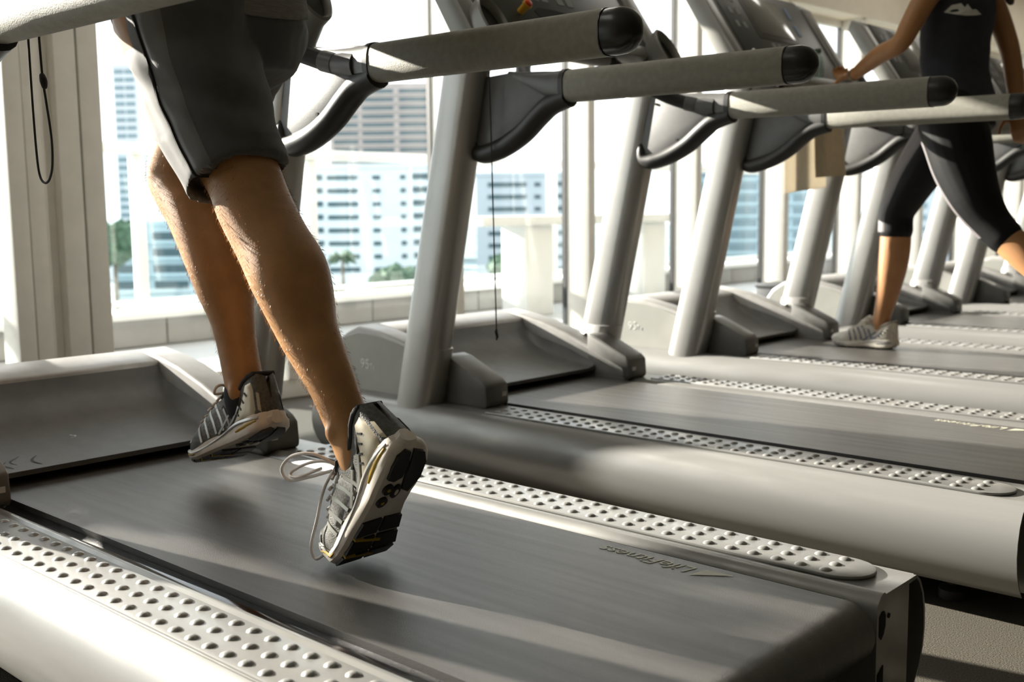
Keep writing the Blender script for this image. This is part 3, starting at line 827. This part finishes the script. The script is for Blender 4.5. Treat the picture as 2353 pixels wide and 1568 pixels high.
    def strip(name, pts, wd, m, off=.0022):
        """polyline in (u,q) with width wd in metres"""
        P0 = [upn(u, q, off) for u, q in pts]; vs_, fs_ = [], []
        for i in range(len(pts)):
            u, q = pts[i]
            d = (P0[min(i + 1, len(pts) - 1)] - P0[max(i - 1, 0)]).normalized()
            nn = (upn(u, q, .004) - upn(u, q, 0)).normalized(); sd_ = d.cross(nn) * wd / 2
            vs_ += [P0[i] - sd_ - nn * .002, P0[i] - sd_ * .8, P0[i] + sd_ * .8, P0[i] + sd_ - nn * .002]
        for i in range(len(pts) - 1):
            for j in range(3): fs_.append([i * 4 + j, i * 4 + j + 1, (i + 1) * 4 + j + 1, (i + 1) * 4 + j])
        return add(name, mk(vs_, fs_), m, sh_o)
    for mir in (False, True):
        f_ = (lambda q: 1 - q) if mir else (lambda q: q)
        patch('heel_counter', [(.02, f_(.02), f_(.20)), (.06, f_(.02), f_(.30)), (.11, f_(.02), f_(.31)), (.16, f_(.02), f_(.24)), (.21, f_(.02), f_(.15)), (.27, f_(.02), f_(.06))], pal['counter'])
        patch('mesh_panel', [(.36, f_(.04), f_(.12)), (.40, f_(.04), f_(.26)), (.46, f_(.05), f_(.30)), (.53, f_(.05), f_(.26)), (.60, f_(.05), f_(.16))], pal['mesh'])
        patch('toe_cap', [(.88, f_(.02), f_(.16)), (.92, f_(.02), f_(.28)), (.955, f_(.02), f_(.40)), (.985, f_(.02), f_(.48))], pal['toe'])
        if detail:
            for a in range(5):
                strip('overlay', [(.33 + .075 * a, f_(.03)), (.345 + .075 * a, f_(.12)), (.385 + .07 * a, f_(.22)), (.435 + .062 * a, f_(.33))], .0075, pal['line'])
            strip('overlay', [(.14, f_(.30)), (.20, f_(.20)), (.28, f_(.10)), (.36, f_(.04))], .007, pal['line'])
            strip('overlay', [(.24, f_(.32)), (.30, f_(.20)), (.36, f_(.12)), (.46, f_(.02))], .006, pal['line'])
            for a in range(4):
                strip('counter_rib', [(.205 - .035 * a, f_(.10 + .035 * a)), (.225 - .035 * a, f_(.145 + .035 * a))], .004, pal['rub'], .0028)
            strip('heel_tab', [(.045, f_(.325)), (.09, f_(.345)), (.15, f_(.345))], .007, pal['accent'])
    # collar lining, tongue, laces
    cp = [up(u, .375) for u in (.43, .36, .3, .25, .19, .13, .08, .045)] + [up(u, .625) for u in (.045, .08, .13, .19, .25, .3, .36, .43)]
    add('collar_lining', tube([T(p) for p in cp], .0052 * k, 8), pal['lining'], sh_o)
    tg = [T(V((x, 0, z))) for x, z in ((.165, .082), (.150, .095), (.128, .108), (.113, .120), (.106, .132))]
    add('tongue', tube(tg, [.020, .024, .026, .025, .020], 12, .22), pal['tongue'], sh_o)
    for a in range(5):
        u = .47 + .055 * a
        pts = [upn(u + .02 * (t / 6) * (1 if a % 2 else -1), .34 + .32 * t / 6, .0045) for t in range(7)]
        add('lace', tube(spline(pts, 2), .0028 * k, 6), pal['lace'], sh_o)
    if laces == 1:
        a = T(up(.43, .46)) + B @ V((0, .004, .006))
        def loop(offs): return [a + V(o) for o in offs]
        add('lace_loop', tube(spline(loop([(0, 0, 0), (-.035, -.020, .018), (-.075, -.035, .012), (-.098, -.04, -.012), (-.085, -.035, -.030), (-.05, -.02, -.022), (-.01, -.005, -.008)]), 6), .0028, 7), pal['lace'], sh_o)
        add('lace_loop', tube(spline(loop([(0, .0, .004), (-.03, -.01, .006), (-.065, -.02, -.004), (-.088, -.03, -.020), (-.07, -.03, -.024), (-.03, -.01, -.006)]), 6), .0026, 7), pal['lace'], sh_o)
        add('lace_end', tube(spline(loop([(0, -.004, 0), (-.012, -.020, -.035), (-.020, -.030, -.085), (-.030, -.036, -.130), (-.022, -.034, -.150), (-.004, -.03, -.140)]), 6), .0026, 7), pal['lace'], sh_o)
    else:
        a = T(up(.43, .5)) + B @ V((0, 0, .006))
        for sgn_ in (1, -1):
            add('lace_loop', tube(spline([a + B @ V(o) for o in ((0, 0, 0), (-.005, sgn_ * .018, .016), (-.002, sgn_ * .034, .014), (.006, sgn_ * .036, .002), (.004, sgn_ * .016, .002))], 5), .0028 * k, 7), pal['lace'], sh_o)
    return sh_o

pal_m = dict(upper=mat('shoe_upper_dark', (0.075, 0.073, 0.062), 0.55, 0.0, var=0.35, scale=160, bump=0.5, bscale=420),
             mid=mat('shoe_midsole', (0.70, 0.64, 0.57), 0.55, var=0.06, scale=60), band=mat('shoe_band_silver', (0.50, 0.49, 0.47), 0.3, 0.5),
             accent=mat('shoe_gold', (0.42, 0.27, 0.02), 0.35), rub=mat('shoe_rubber', (0.012, 0.011, 0.011), 0.5, bump=0.3, bscale=300),
             counter=mat('shoe_champagne', (0.50, 0.44, 0.33), 0.32, 0.35), mesh=mat('shoe_mesh_grey', (0.17, 0.165, 0.155), 0.7, var=0.5, scale=380),
             toe=mat('shoe_toe_silver', (0.46, 0.46, 0.44), 0.35, 0.4), line=mat('shoe_line_silver', (0.30, 0.30, 0.27), 0.3, 0.5),
             lining=mat('shoe_lining', (0.02, 0.02, 0.02), 0.8), tongue=mat('shoe_tongue', (0.22, 0.20, 0.18), 0.7, var=0.4, scale=200), lace=mat('shoe_lace', (0.78, 0.74, 0.72), 0.7))
pal_w = dict(upper=mat('white_shoe_upper', (0.66, 0.62, 0.53), 0.5, var=0.12, scale=120), mid=mat('white_shoe_sole', (0.70, 0.66, 0.58), 0.55),
             band=mat('white_shoe_band', (0.60, 0.58, 0.55), 0.35, 0.3), accent=mat('white_shoe_grey', (0.25, 0.25, 0.25), 0.4), rub=pal_m['rub'],
             counter=mat('white_shoe_counter', (0.55, 0.51, 0.44), 0.35, 0.2), mesh=mat('white_shoe_mesh', (0.60, 0.57, 0.50), 0.7, var=0.2, scale=300),
             toe=mat('white_shoe_toe', (0.70, 0.66, 0.56), 0.4), line=mat('white_shoe_line', (0.16, 0.18, 0.24), 0.4), lining=mat('white_shoe_lining', (0.4, 0.37, 0.3), 0.8),
             tongue=mat('white_shoe_tongue', (0.66, 0.62, 0.53), 0.7), lace=mat('white_shoe_lace', (0.78, 0.75, 0.68), 0.7))

# ------------------------------------------------------------------ people
def limb(st, seg=20, n=4):
    """st: list of (x,y,z,r) -> smooth capped tube (belt-relative z)"""
    P4 = [(V((a, b, c)), r) for a, b, c, r in st]
    pts = spline([p for p, r in P4], n); rr = []
    for i in range(len(P4) - 1):
        for q in range(n):
            rr.append(interp(i + q / n, list(range(len(P4))), [r for p, r in P4]))
    rr.append(P4[-1][1])
    me = tube(pts, rr, seg, 1.0, True)
    me.transform(Matrix.Translation((0, 0, H))); return me
def ells(rows, seg=28, p=2.2):
    """rows: (x,y,z,a,b) horizontal super-ellipses (belt-relative z)"""
    rings = [[V((x + a_, y + b_, z + H)) for a_, b_ in superell(a, b, p, seg)] for x, y, z, a, b in rows]
    return mk(*ringmesh(rings))
def hand_meshes(wr, d, pn, thumb_side, curl=0.5, sc=1.0):
    """wrist point, pointing direction, palm normal; fingers curl towards the palm normal"""
    wr = V(wr); d = V(d).normalized(); pn = (V(pn) - d * V(pn).dot(d)).normalized(); w = d.cross(pn) * thumb_side
    out = []
    rings = []
    for t, hw, th in ((-.01, .022, .017), (.015, .028, .016), (.045, .036, .014), (.075, .038, .012), (.088, .036, .010)):
        rings.append([wr + d * t * sc + w * (a * sc) + pn * (b * sc) for a, b in superell(hw, th, 2.6, 16)])
    out.append(mk(*ringmesh(rings)))
    for i, (off, ln) in enumerate(((.030, .072), (.010, .080), (-.010, .075), (-.030, .060))):
        p = wr + d * .078 * sc + w * off * sc; dd = d.copy(); pts = [p - d * .02 * sc, p]
        for q, fr_ in enumerate((.45, .32, .23)):
            dd = (Matrix.Rotation(curl * (.7 + .5 * q), 3, pn.cross(d)) @ dd).normalized() if True else dd
            p = p + dd * ln * fr_ * sc; pts.append(p)
        out.append(tube(spline(pts, 3), [.0092 * sc - .0028 * sc * q / (3 * (len(pts) - 1)) for q in range(3 * (len(pts) - 1) + 1)], 10, 1.0, True))
    p = wr + d * .02 * sc + w * .028 * sc
    out.append(tube(spline([p, p + (d * .5 + w * .8 + pn * .3) * .03 * sc, p + (d * .95 + w * .75 + pn * .65) * .045 * sc, p + (d * 1.35 + w * .6 + pn * .95) * .05 * sc], 3),
                    [.0125 * sc - .0005 * sc * q for q in range(10)], 10, 1.0, True))
    for m_ in out: m_.transform(Matrix.Translation((0, 0, H)))
    return out
def head_meshes(c, fdir=-1):
    x, y, z = c
    out = [ells([(x + .02, y, z - .17, .055, .055), (x + .02, y, z - .10, .056, .056), (x, y, z - .085, .075, .060), (x - .005, y, z - .05, .092, .070), (x, y, z, .098, .076), (x + .005, y, z + .05, .098, .077), (x + .008, y, z + .09, .082, .066), (x + .01, y, z + .115, .045, .04)])]
    out.append(limb([(x + fdir * .088, y, z + .015, .010), (x + fdir * .105, y, z - .015, .013), (x + fdir * .10, y, z - .03, .014)], 10, 2))
    out.append(limb([(x + fdir * .088, y - .02, z - .058, .008), (x + fdir * .094, y, z - .058, .010), (x + fdir * .088, y + .02, z - .058, .008)], 8, 2))
    for s in (1, -1): out.append(limb([(x + .012, y + s * .078, z + .02, .012), (x + .015, y + s * .082, z, .013), (x + .005, y + s * .078, z - .025, .009)], 8, 2))
    return out
skin_m = mat('skin_tan', (0.46, 0.235, 0.095), 0.48, 0.0, var=0.10, scale=26, bump=0.12, bscale=260, sss=0.12)
skin_w = mat('skin_warm', (0.46, 0.225, 0.095), 0.5, 0.0, var=0.06, scale=16, sss=0.12)

# the running man
man = empty('person', (-.30, 0, H), 'running man in dark grey shorts and black and gold running shoes', 'person', None)
NL = [(-.40, -.092, .93, .100), (-.34, -.090, .83, .094), (-.265, -.087, .725, .075), (-.192, -.085, .633, .0655), (-.161, -.085, .581, .0650), (-.113, -.085, .521, .0640), (-.070, -.085, .470, .0675),
      (-.047, -.085, .429, .0622), (-.024, -.085, .379, .0520), (.002, -.085, .342, .0465), (.034, -.085, .300, .0405), (.056, -.085, .264, .0375), (.078, -.085, .229, .0370), (.102, -.085, .190, .038), (.11, -.085, .165, .034)]
FL = [(-.42, .092, .93, .100), (-.52, .090, .83, .093), (-.615, .086, .735, .080), (-.685, .082, .660, .0660), (-.665, .08, .622, .0640), (-.615, .08, .575, .0660), (-.581, .08, .533, .0675), (-.546, .08, .477, .0660),
      (-.518, .08, .412, .0585), (-.500, .08, .358, .0465), (-.487, .08, .306, .0410), (-.474, .08, .255, .0400), (-.462, .08, .215, .0400), (-.452, .08, .185, .038), (-.45, .08, .165, .034)]
parts = [limb(NL, 24), limb(FL, 24),
         ells([(-.40, 0, .80, .06, .10), (-.40, 0, .86, .112, .150), (-.405, 0, .93, .122, .160), (-.41, 0, 1.02, .110, .150), (-.42, 0, 1.12, .105, .145), (-.44, 0, 1.26, .118, .165), (-.45, 0, 1.36, .112, .180), (-.455, 0, 1.42, .085, .165), (-.46, 0, 1.46, .06, .09)]),
         limb([(-.455, -.16, 1.40, .055), (-.42, -.205, 1.33, .050), (-.36, -.235, 1.24, .043), (-.33, -.25, 1.18, .039), (-.40, -.24, 1.16, .040), (-.50, -.215, 1.19, .033), (-.56, -.20, 1.21, .026)], 16),
         limb([(-.455, .16, 1.40, .055), (-.40, .205, 1.33, .050), (-.31, .235, 1.24, .043), (-.25, .25, 1.19, .039), (-.30, .24, 1.15, .040), (-.40, .21, 1.13, .033), (-.47, .19, 1.13, .026)], 16)]
# knee cap, inner ankle bones
parts += [limb([(-.725, .08, .655, .040), (-.728, .08, .625, .036)], 14, 2), limb([(-.235, -.09, .615, .034), (-.222, -.09, .585, .030)], 14, 2),
          limb([(.075, -.118, .224, .012), (.08, -.118, .216, .012)], 10, 2), limb([(-.452, .046, .215, .013), (-.45, .046, .205, .013)], 10, 2)]
parts += hand_meshes((-.56, -.20, 1.21), (-1, .1, .25), (.2, 1, -.3), 1, .75) + hand_meshes((-.47, .19, 1.13), (-1, -.1, .1), (.2, -1, -.3), -1, .75)
parts += head_meshes((-.50, 0, 1.62))
bodym = remesh(parts, .0055, 6, .5)
body = add('body', bodym, skin_m, man)
# fine leg hair
hv, hf = [], []
polys = [(p.center.copy(), p.normal.copy()) for p in bodym.polygons if .24 + H < p.center.z < .70 + H]
rnd = random.Random(3)
for _ in range(5000):
    c, nrm = polys[rnd.randrange(len(polys))]
    dn = V((rnd.gauss(0, .35), rnd.gauss(0, .35), -1.1)); dr = (nrm * .75 + (dn - nrm * dn.dot(nrm)) * .8).normalized()
    sdv = dr.cross(nrm).normalized() * .00016; ln = rnd.uniform(.006, .012); b0 = len(hv)
    hv += [c - sdv, c + sdv, c + dr * ln * .6 + sdv * .7 , c + dr * ln + nrm * -.001, c + dr * ln * .6 - sdv * .7]
    hf.append([b0, b0 + 1, b0 + 2, b0 + 3, b0 + 4])
me = bpy.data.meshes.new('h'); me.from_pydata([tuple(v) for v in hv], [], hf); me.update()
ho = add('leg_hair', me, mat('hair_leg', (0.42, 0.26, 0.12), 0.5), body, smooth=False); ho['kind'] = 'stuff'
# shorts
def cup(st, thick=.009, depth=3):
    """hollow trouser leg: stations from hip to hem (x,y,z,r)"""
    P4 = [V((a, b, c)) for a, b, c, r in st]; n = 5
    pts = spline(P4, n); rr = []
    for i in range(len(st) - 1):
        for q in range(n): rr.append(interp(i + q / n, list(range(len(st))), [s_[3] for s_ in st]))
    rr.append(st[-1][3])
    fr = frames(pts); seg = 30; rings = []
    for (c, t, u, w), r in zip(fr, rr): rings.append([c + u * (r * math.cos(2 * PI * j / seg)) + w * (r * math.sin(2 * PI * j / seg)) for j in range(seg)])
    for q in range(1, n * 2):
        (c, t, u, w), r = fr[-q], rr[-q] - thick
        rings.append([c + u * (r * math.cos(2 * PI * j / seg)) + w * (r * math.sin(2 * PI * j / seg)) for j in range(seg)])
    me = mk(*ringmesh(rings)); me.transform(Matrix.Translation((0, 0, H))); return me
SN = [(-.355, -.082, .935, .118), (-.338, -.083, .86, .114), (-.303, -.086, .785, .108), (-.258, -.087, .706, .0985), (-.214, -.088, .646, .0915), (-.203, -.088, .628, .0900)]
SF = [(-.42, .085, .935, .116), (-.49, .086, .865, .110), (-.56, .086, .80, .102), (-.625, .086, .735, .095)]
shm = remesh([cup(SN), cup(SF), ells([(-.395, 0, .80, .05, .10), (-.39, 0, .84, .118, .165), (-.395, 0, .92, .142, .185), (-.405, 0, 1.0, .138, .180), (-.41, 0, 1.05, .128, .17)])], .006, 4, .5)
NR = [v.normal.copy() for v in shm.vertices]
for v, nv in zip(shm.vertices, NR):
    c = v.co - V((0, 0, H)); a = .0060 * noise.noise(V((c.x * 8, c.y * 8, c.z * 24 + c.x * 10))) + .0075 * noise.noise(V((c.x * 14 + c.z * 10, c.y * 6, c.z * 7 + c.x * 5)))
    if c.z > .70: a *= 1.4
    v.co += nv * a
shm.update()
short_m = mat('shorts_grey', (0.072, 0.070, 0.068), 0.75, 0.0, var=0.06, scale=40, bump=0.15, bscale=900, sheen=0.15)
shorts = add('shorts', shm, short_m, man)
bv = BVHTree.FromPolygons([v.co for v in shm.vertices], [tuple(p.vertices) for p in shm.polygons])
def cloth_strip(name, ang0, ang1, m, off, st, parent, kn=6):
    """strip running down a trouser leg between two directions (deg, 0 = -Y, positive towards -X)"""
    pts = spline([V((a, b, c)) for a, b, c, r in st], 8); rr = [interp(i / 8, list(range(len(st))), [s_[3] for s_ in st]) for i in range(len(pts))]
    vs_, fs_ = [], []
    for p, r in zip(pts, rr):
        for q in range(kn + 1):
            a = math.radians(ang0 + (ang1 - ang0) * q / kn)
            d = V((-math.sin(a), -math.cos(a), 0)); src = p + V((0, 0, H)) + d * .3
            hit, nrm, idx, dist = bv.ray_cast(src, -d)
            if hit is None: hit, nrm, idx, dist = bv.find_nearest(p + V((0, 0, H)) + d * r)
            vs_.append(hit + nrm * (off if 0 < q < kn else .0002))
    for i in range(len(pts) - 1):
        for q in range(kn): fs_.append([i * (kn + 1) + q, i * (kn + 1) + q + 1, (i + 1) * (kn + 1) + q + 1, (i + 1) * (kn + 1) + q])
    me_ = bpy.data.meshes.new('s'); me_.from_pydata([tuple(v) for v in vs_], [], fs_); me_.update()
    return add(name, me_, m, parent)
SNs = [(-.395, -.06, 1.03, .13), (-.37, -.075, .97, .12)] + SN[:-1] + [(-.206, -.088, .633, .090)]
cloth_strip('side_stripe', -38, -12, mat('stripe_grey', (0.17, 0.17, 0.172), 0.45, 0.1, bump=0.2, bscale=120), .0025, SNs, shorts)
cloth_strip('piping', -11.5, -8, mat('piping_black', (0.012, 0.012, 0.012), 0.6), .004, SNs, shorts, 4)
# shirt
shirt_m = mat('shirt_knit', (0.21, 0.20, 0.185), 0.9, 0.0, var=0.15, scale=30, stretch=(1, 1, 14), bump=0.5, bscale=600)
shirtm = remesh([ells([(-.40, 0, .985, .150, .190), (-.405, 0, 1.0, .152, .192), (-.41, 0, 1.06, .140, .182), (-.42, 0, 1.14, .130, .172), (-.44, 0, 1.27, .136, .186), (-.45, 0, 1.37, .128, .20), (-.455, 0, 1.43, .10, .185), (-.46, 0, 1.465, .07, .10)]),
                 limb([(-.455, -.15, 1.41, .072), (-.42, -.205, 1.33, .066), (-.375, -.23, 1.26, .062)], 18), limb([(-.455, .15, 1.41, .072), (-.40, .205, 1.33, .066), (-.335, .23, 1.26, .062)], 18)], .008, 3)
for v in shirtm.vertices:
    if v.co.z < 1.12 + H: v.co.z -= .32 * max(0, min(1, (1.12 + H - v.co.z) / .13)) * (v.co.x + .46) * 1.0
add('shirt', shirtm, shirt_m, man)
hair_m = mat('hair_brown', (0.05, 0.03, 0.018), 0.55, var=0.3, scale=90)
add('hair', remesh([ells([(-.475, 0, 1.60, .09, .080), (-.475, 0, 1.66, .104, .086), (-.482, 0, 1.71, .10, .080), (-.49, 0, 1.74, .07, .055)])], .008, 3), hair_m, man)
shoe(man, pal_m, (.236, -.083, .212), 57, 40, .31, 0, 0, .205, laces=1)
shoe(man, pal_m, (-.345, .075, .140), 22, 6, .315, 0, 4, .205)
sock_m = mat('sock_black', (0.012, 0.012, 0.012), 0.9)
add('sock', limb([(-.466, .078, .205, .041), (-.456, .078, .180, .043), (-.45, .078, .165, .042)], 18), sock_m, man)

# the walking woman
wom = empty('person', (-.20, 2.92, H), 'walking woman in navy top, black capri leggings and white shoes', 'person')
RLg = [(-.14, 3.01, .88, .105), (-.20, 3.015, .80, .098), (-.275, 3.02, .70, .084), (-.335, 3.03, .60, .068), (-.362, 3.03, .54, .060), (-.364, 3.03, .47, .060), (-.366, 3.03, .40, .060), (-.374, 3.03, .32, .056), (-.390, 3.03, .22, .044), (-.405, 3.03, .15, .036), (-.415, 3.03, .10, .034), (-.42, 3.03, .07, .030)]
LLg = [(-.085, 2.82, .88, .110), (-.055, 2.815, .80, .108), (-.025, 2.81, .70, .098), (.02, 2.80, .60, .080), (.075, 2.80, .515, .062), (.13, 2.80, .455, .056), (.20, 2.80, .395, .058), (.27, 2.80, .33, .050), (.335, 2.80, .27, .037), (.37, 2.80, .235, .034), (.39, 2.80, .20, .030)]
wp = [limb(RLg, 20), limb(LLg, 20),
      ells([(-.10, 2.92, .80, .08, .10), (-.10, 2.92, .86, .118, .160), (-.105, 2.92, .93, .112, .160), (-.115, 2.92, 1.03, .092, .130), (-.118, 2.92, 1.15, .098, .135), (-.11, 2.92, 1.27, .108, .150), (-.105, 2.92, 1.35, .090, .155), (-.10, 2.92, 1.39, .06, .11)]),
      limb([(-.12, 2.765, 1.36, .047), (-.15, 2.715, 1.29, .043), (-.19, 2.69, 1.20, .038), (-.225, 2.69, 1.145, .034), (-.32, 2.75, 1.125, .034), (-.42, 2.84, 1.10, .029), (-.50, 2.915, 1.08, .0225)], 16),
      limb([(-.08, 3.075, 1.36, .047), (-.045, 3.115, 1.29, .043), (-.005, 3.13, 1.18, .038), (.015, 3.13, 1.11, .035), (.03, 3.13, 1.02, .033), (.045, 3.12, .92, .024)], 16)]
wp += hand_meshes((-.50, 2.915, 1.08), (-1, .75, .0), (.1, .1, -1), 1, .55, .92) + hand_meshes((.045, 3.12, .92), (.15, -.05, -1), (-.2, -1, 0), 1, .45, .92)
wp += head_meshes((-.16, 2.92, 1.56))
add('body', remesh(wp, .006, 6), skin_w, wom)
leg_m = mat('leggings_black', (0.004, 0.004, 0.0045), 0.6, bump=0.1, bscale=500, spec=0.25)
lg = remesh([limb([(x, y, z, r + .006) for x, y, z, r in RLg[:6]] + [(-.365, 3.03, .505, .064)][:0], 22), limb([(x, y, z, r + .006) for x, y, z, r in LLg[:6]], 22),
             ells([(-.10, 2.92, .80, .08, .11), (-.10, 2.92, .86, .126, .168), (-.105, 2.92, .93, .121, .168), (-.11, 2.92, 1.0, .105, .15)])], .006, 4)
lgo = add('leggings', lg, leg_m, wom)
bv = BVHTree.FromPolygons([v.co for v in lg.vertices], [tuple(p.vertices) for p in lg.polygons])
grey_leg = mat('legging_panel_grey', (0.19, 0.175, 0.18), 0.6, bump=0.1, bscale=500)
cloth_strip('side_panel', 18, 75, grey_leg, .003, RLg[:6], lgo, 8)
cloth_strip('side_panel', 60, 82, grey_leg, .003, LLg[1:6], lgo, 5)
navy = mat('top_navy', (0.022, 0.024, 0.033), 0.8, var=0.1, scale=30, bump=0.3, bscale=300)
tp = remesh([ells([(-.09, 2.925, .885, .138, .182), (-.095, 2.925, .92, .134, .178), (-.105, 2.92, 1.0, .116, .155), (-.113, 2.92, 1.06, .108, .146), (-.116, 2.92, 1.15, .112, .150), (-.11, 2.92, 1.26, .122, .164), (-.105, 2.92, 1.33, .108, .168), (-.10, 2.92, 1.38, .085, .14), (-.10, 2.92, 1.41, .06, .10)])], .007, 4)
NR = [v.normal.copy() for v in tp.vertices]
for v, nv in zip(tp.vertices, NR): v.co += nv * (.006 * noise.noise(V((v.co.x * 8, v.co.y * 8, v.co.z * 16))))
tpo = add('tank_top', tp, navy, wom)
bv = BVHTree.FromPolygons([v.co for v in tp.vertices], [tuple(p.vertices) for p in tp.polygons])
lvs, lfs = [], []
fpoly = [(0, 0), (.02, .018), (.045, .022), (.055, .010), (.062, .020), (.075, .004), (.085, .006), (.10, -.006), (.085, -.010), (.06, -.012), (.03, -.008)]
for a, b in fpoly:
    d = V((.35, -.94, 0)).normalized(); t_ = V((.94, .35, 0))
    hit, nrm, i_, ds = bv.ray_cast(V((-.125, 2.92, 1.245 + H + b * 1.2)) + t_ * a * 1.2 + d * .5 - t_ * .03, -d)
    if hit is None: hit, nrm = V((-.12, 2.76, 1.24 + H + b)) + t_ * a, d
    lvs.append(hit + nrm * .002)
cen = sum(lvs, V((0, 0, 0))) / len(lvs)
hit, nrm, i_, ds = bv.find_nearest(cen); lvs.append(hit + nrm * .004)
lvs = [v + V((.35, -.94, 0)) * .003 for v in lvs]
lfs = [[i, (i + 1) % len(fpoly), len(fpoly)] for i in range(len(fpoly))]
add('shirt_print', mk(lvs, lfs), print_m, tpo)
add('hair', remesh([ells([(-.115, 2.92, 1.33, .05, .045), (-.09, 2.92, 1.40, .06, .060), (-.105, 2.92, 1.50, .085, .082), (-.13, 2.92, 1.58, .105, .086), (-.14, 2.92, 1.64, .105, .084), (-.15, 2.92, 1.68, .075, .06)]),
                    limb([(.0, 3.0, 1.42, .04), (.02, 3.03, 1.36, .035), (.03, 3.05, 1.30, .014)], 12)], .008, 3), hair_m, wom)
add('wristwatch', tube([V((-.492, 2.908, 1.082 + H)), V((-.505, 2.920, 1.079 + H))], .027, 16), mat('watch_steel', (0.45, 0.44, 0.42), 0.25, 0.8), wom)
add('bracelet', tube([V((.043, 3.121, .936 + H)), V((.044, 3.1205, .930 + H))], .0275, 16), sock_m, wom)
shoe(wom, pal_w, (-.345, 3.03, .004), 0, 0, .275, 0, 0)
shoe(wom, pal_w, (.435, 2.80, .235), 58, 25, .275, 0, 0)

# ------------------------------------------------------------------ small things
# folded towel over the crossbar of the woman's treadmill
def towel_mesh():
    yc = 2 * P; n = 26; rows = []
    prof = [(-.742, .655), (-.744, .75), (-.745, .85), (-.744, .95), (-.741, 1.02), (-.735, 1.048), (-.722, 1.060), (-.706, 1.058), (-.693, 1.045), (-.688, 1.02), (-.684, .95), (-.680, .85), (-.676, .75), (-.672, .69)]
    vs_, fs_ = [], []
    for i, (x, z) in enumerate(prof):
        front = i > 6
        for j in range(n + 1):
            t = j / n; y0, y1 = (-.085, .30) if not front else (.055, .31)
            y = y0 + (y1 - y0) * t
            wv = .010 * math.sin(t * 9 + (0 if front else 1.3)) * min(1, max(0, (1.02 - z) * 6))
            zz = z - (.03 * (1 - t) if i == 0 else 0) + (.012 * t if i == len(prof) - 1 else 0)
            vs_.append(V((x + wv + (.004 if front else -.004) * min(1, (1.06 - z) * 5), yc + y, zz + H)))
    for i in range(len(prof) - 1):
        for j in range(n): fs_.append([i * (n + 1) + j, i * (n + 1) + j + 1, (i + 1) * (n + 1) + j + 1, (i + 1) * (n + 1) + j])
    bm = bmesh.new(); bvx = [bm.verts.new(v) for v in vs_]
    for f in fs_: bm.faces.new([bvx[i] for i in f])
    bmesh.ops.recalc_face_normals(bm, faces=bm.faces)
    bmesh.ops.solidify(bm, geom=bm.faces[:], thickness=.006)
    me_ = bpy.data.meshes.new('tw'); bm.to_mesh(me_); bm.free(); return me_
tag(add('towel', towel_mesh(), mat('towel_cream', (0.66, 0.61, 0.52), 0.95, var=0.06, scale=40, bump=0.5, bscale=500, transl=0.45)), "cream folded towel hanging below the console of the woman's treadmill", 'towel')
# safety cords
def cord(name, pts, r, label, extra=None):
    root = empty(name, V(pts[-1]) + V((0, 0, H)), label, 'cord')
    add('cord', tube([p + V((0, 0, H)) for p in spline(pts, 8)], r, 8), cord_m, root)
    if extra: extra(root)
    return root
def knot(root):
    add('knot', limb([(-.427, -.318, .806, .0050), (-.423, -.318, .797, .0065), (-.421, -.318, .788, .0050)], 10, 2), cord_m, root)
cord('safety_cord', [(-.472, -.318, .93), (-.472, -.318, .85), (-.471, -.318, .75), (-.467, -.318, .67), (-.459, -.318, .637), (-.442, -.318, .626), (-.424, -.318, .632), (-.410, -.318, .655), (-.407, -.318, .70), (-.418, -.318, .76), (-.426, -.318, .80), (-.430, -.318, .86), (-.432, -.318, .93)], .0021,
     "black safety cord loop with a knot hanging under the runner's handrail", knot)
def clip(root):
    y = P - .438
    add('clip', tube([V((-.630, y, .245 + H)), V((-.632, y, .235 + H)), V((-.628, y, .222 + H)), V((-.631, y, .212 + H))], [.0028, .005, .0045, .002], 8), cap_m, root)
cord('safety_cord', [(-.646, P - .438, .945), (-.642, P - .438, .80), (-.638, P - .438, .60), (-.634, P - .438, .40), (-.631, P - .438, .245)], .0019,
     'thin black safety cord with a clip hanging straight down beside the empty treadmill', clip)
# small bottle on the console tray of the woman's treadmill
bt_ = empty('bottle', (-.655, 2 * P + .02, 1.085 + H), "small clear plastic bottle standing on the console of the woman's treadmill", 'bottle')
Mb = Matrix.Translation((-.655, 2 * P + .02, 1.083 + H))
add('bottle_body', lathe([(0, 0), (.024, 0), (.026, .006), (.026, .06), (.022, .075), (.011, .088), (.011, .098), (0, .098)], 20, Mb), glass('bottle_plastic', (0.80, 0.90, 0.86), 0.12, .05), bt_)
add('bottle_cap', lathe([(0, .096), (.013, .096), (.013, .112), (0, .113)], 16, Mb), mat('cap_green', (0.10, 0.16, 0.12), 0.4), bt_)
# dark storage box by the window
bx_ = empty('storage_box', (-1.75, 4.75, 0), 'dark grey metal box on the floor between treadmills and window', 'box')
add('box_body', box(-1.90, -1.60, 4.62, 4.86, 0, .36, .008), mat('box_dark', (0.035, 0.04, 0.045), 0.5), bx_)
add('box_lid', box(-1.905, -1.595, 4.615, 4.865, .345, .37, .005), mat('box_lid_dark', (0.06, 0.065, 0.07), 0.45), bx_)

bpy.data.scenes.remove(TMP)
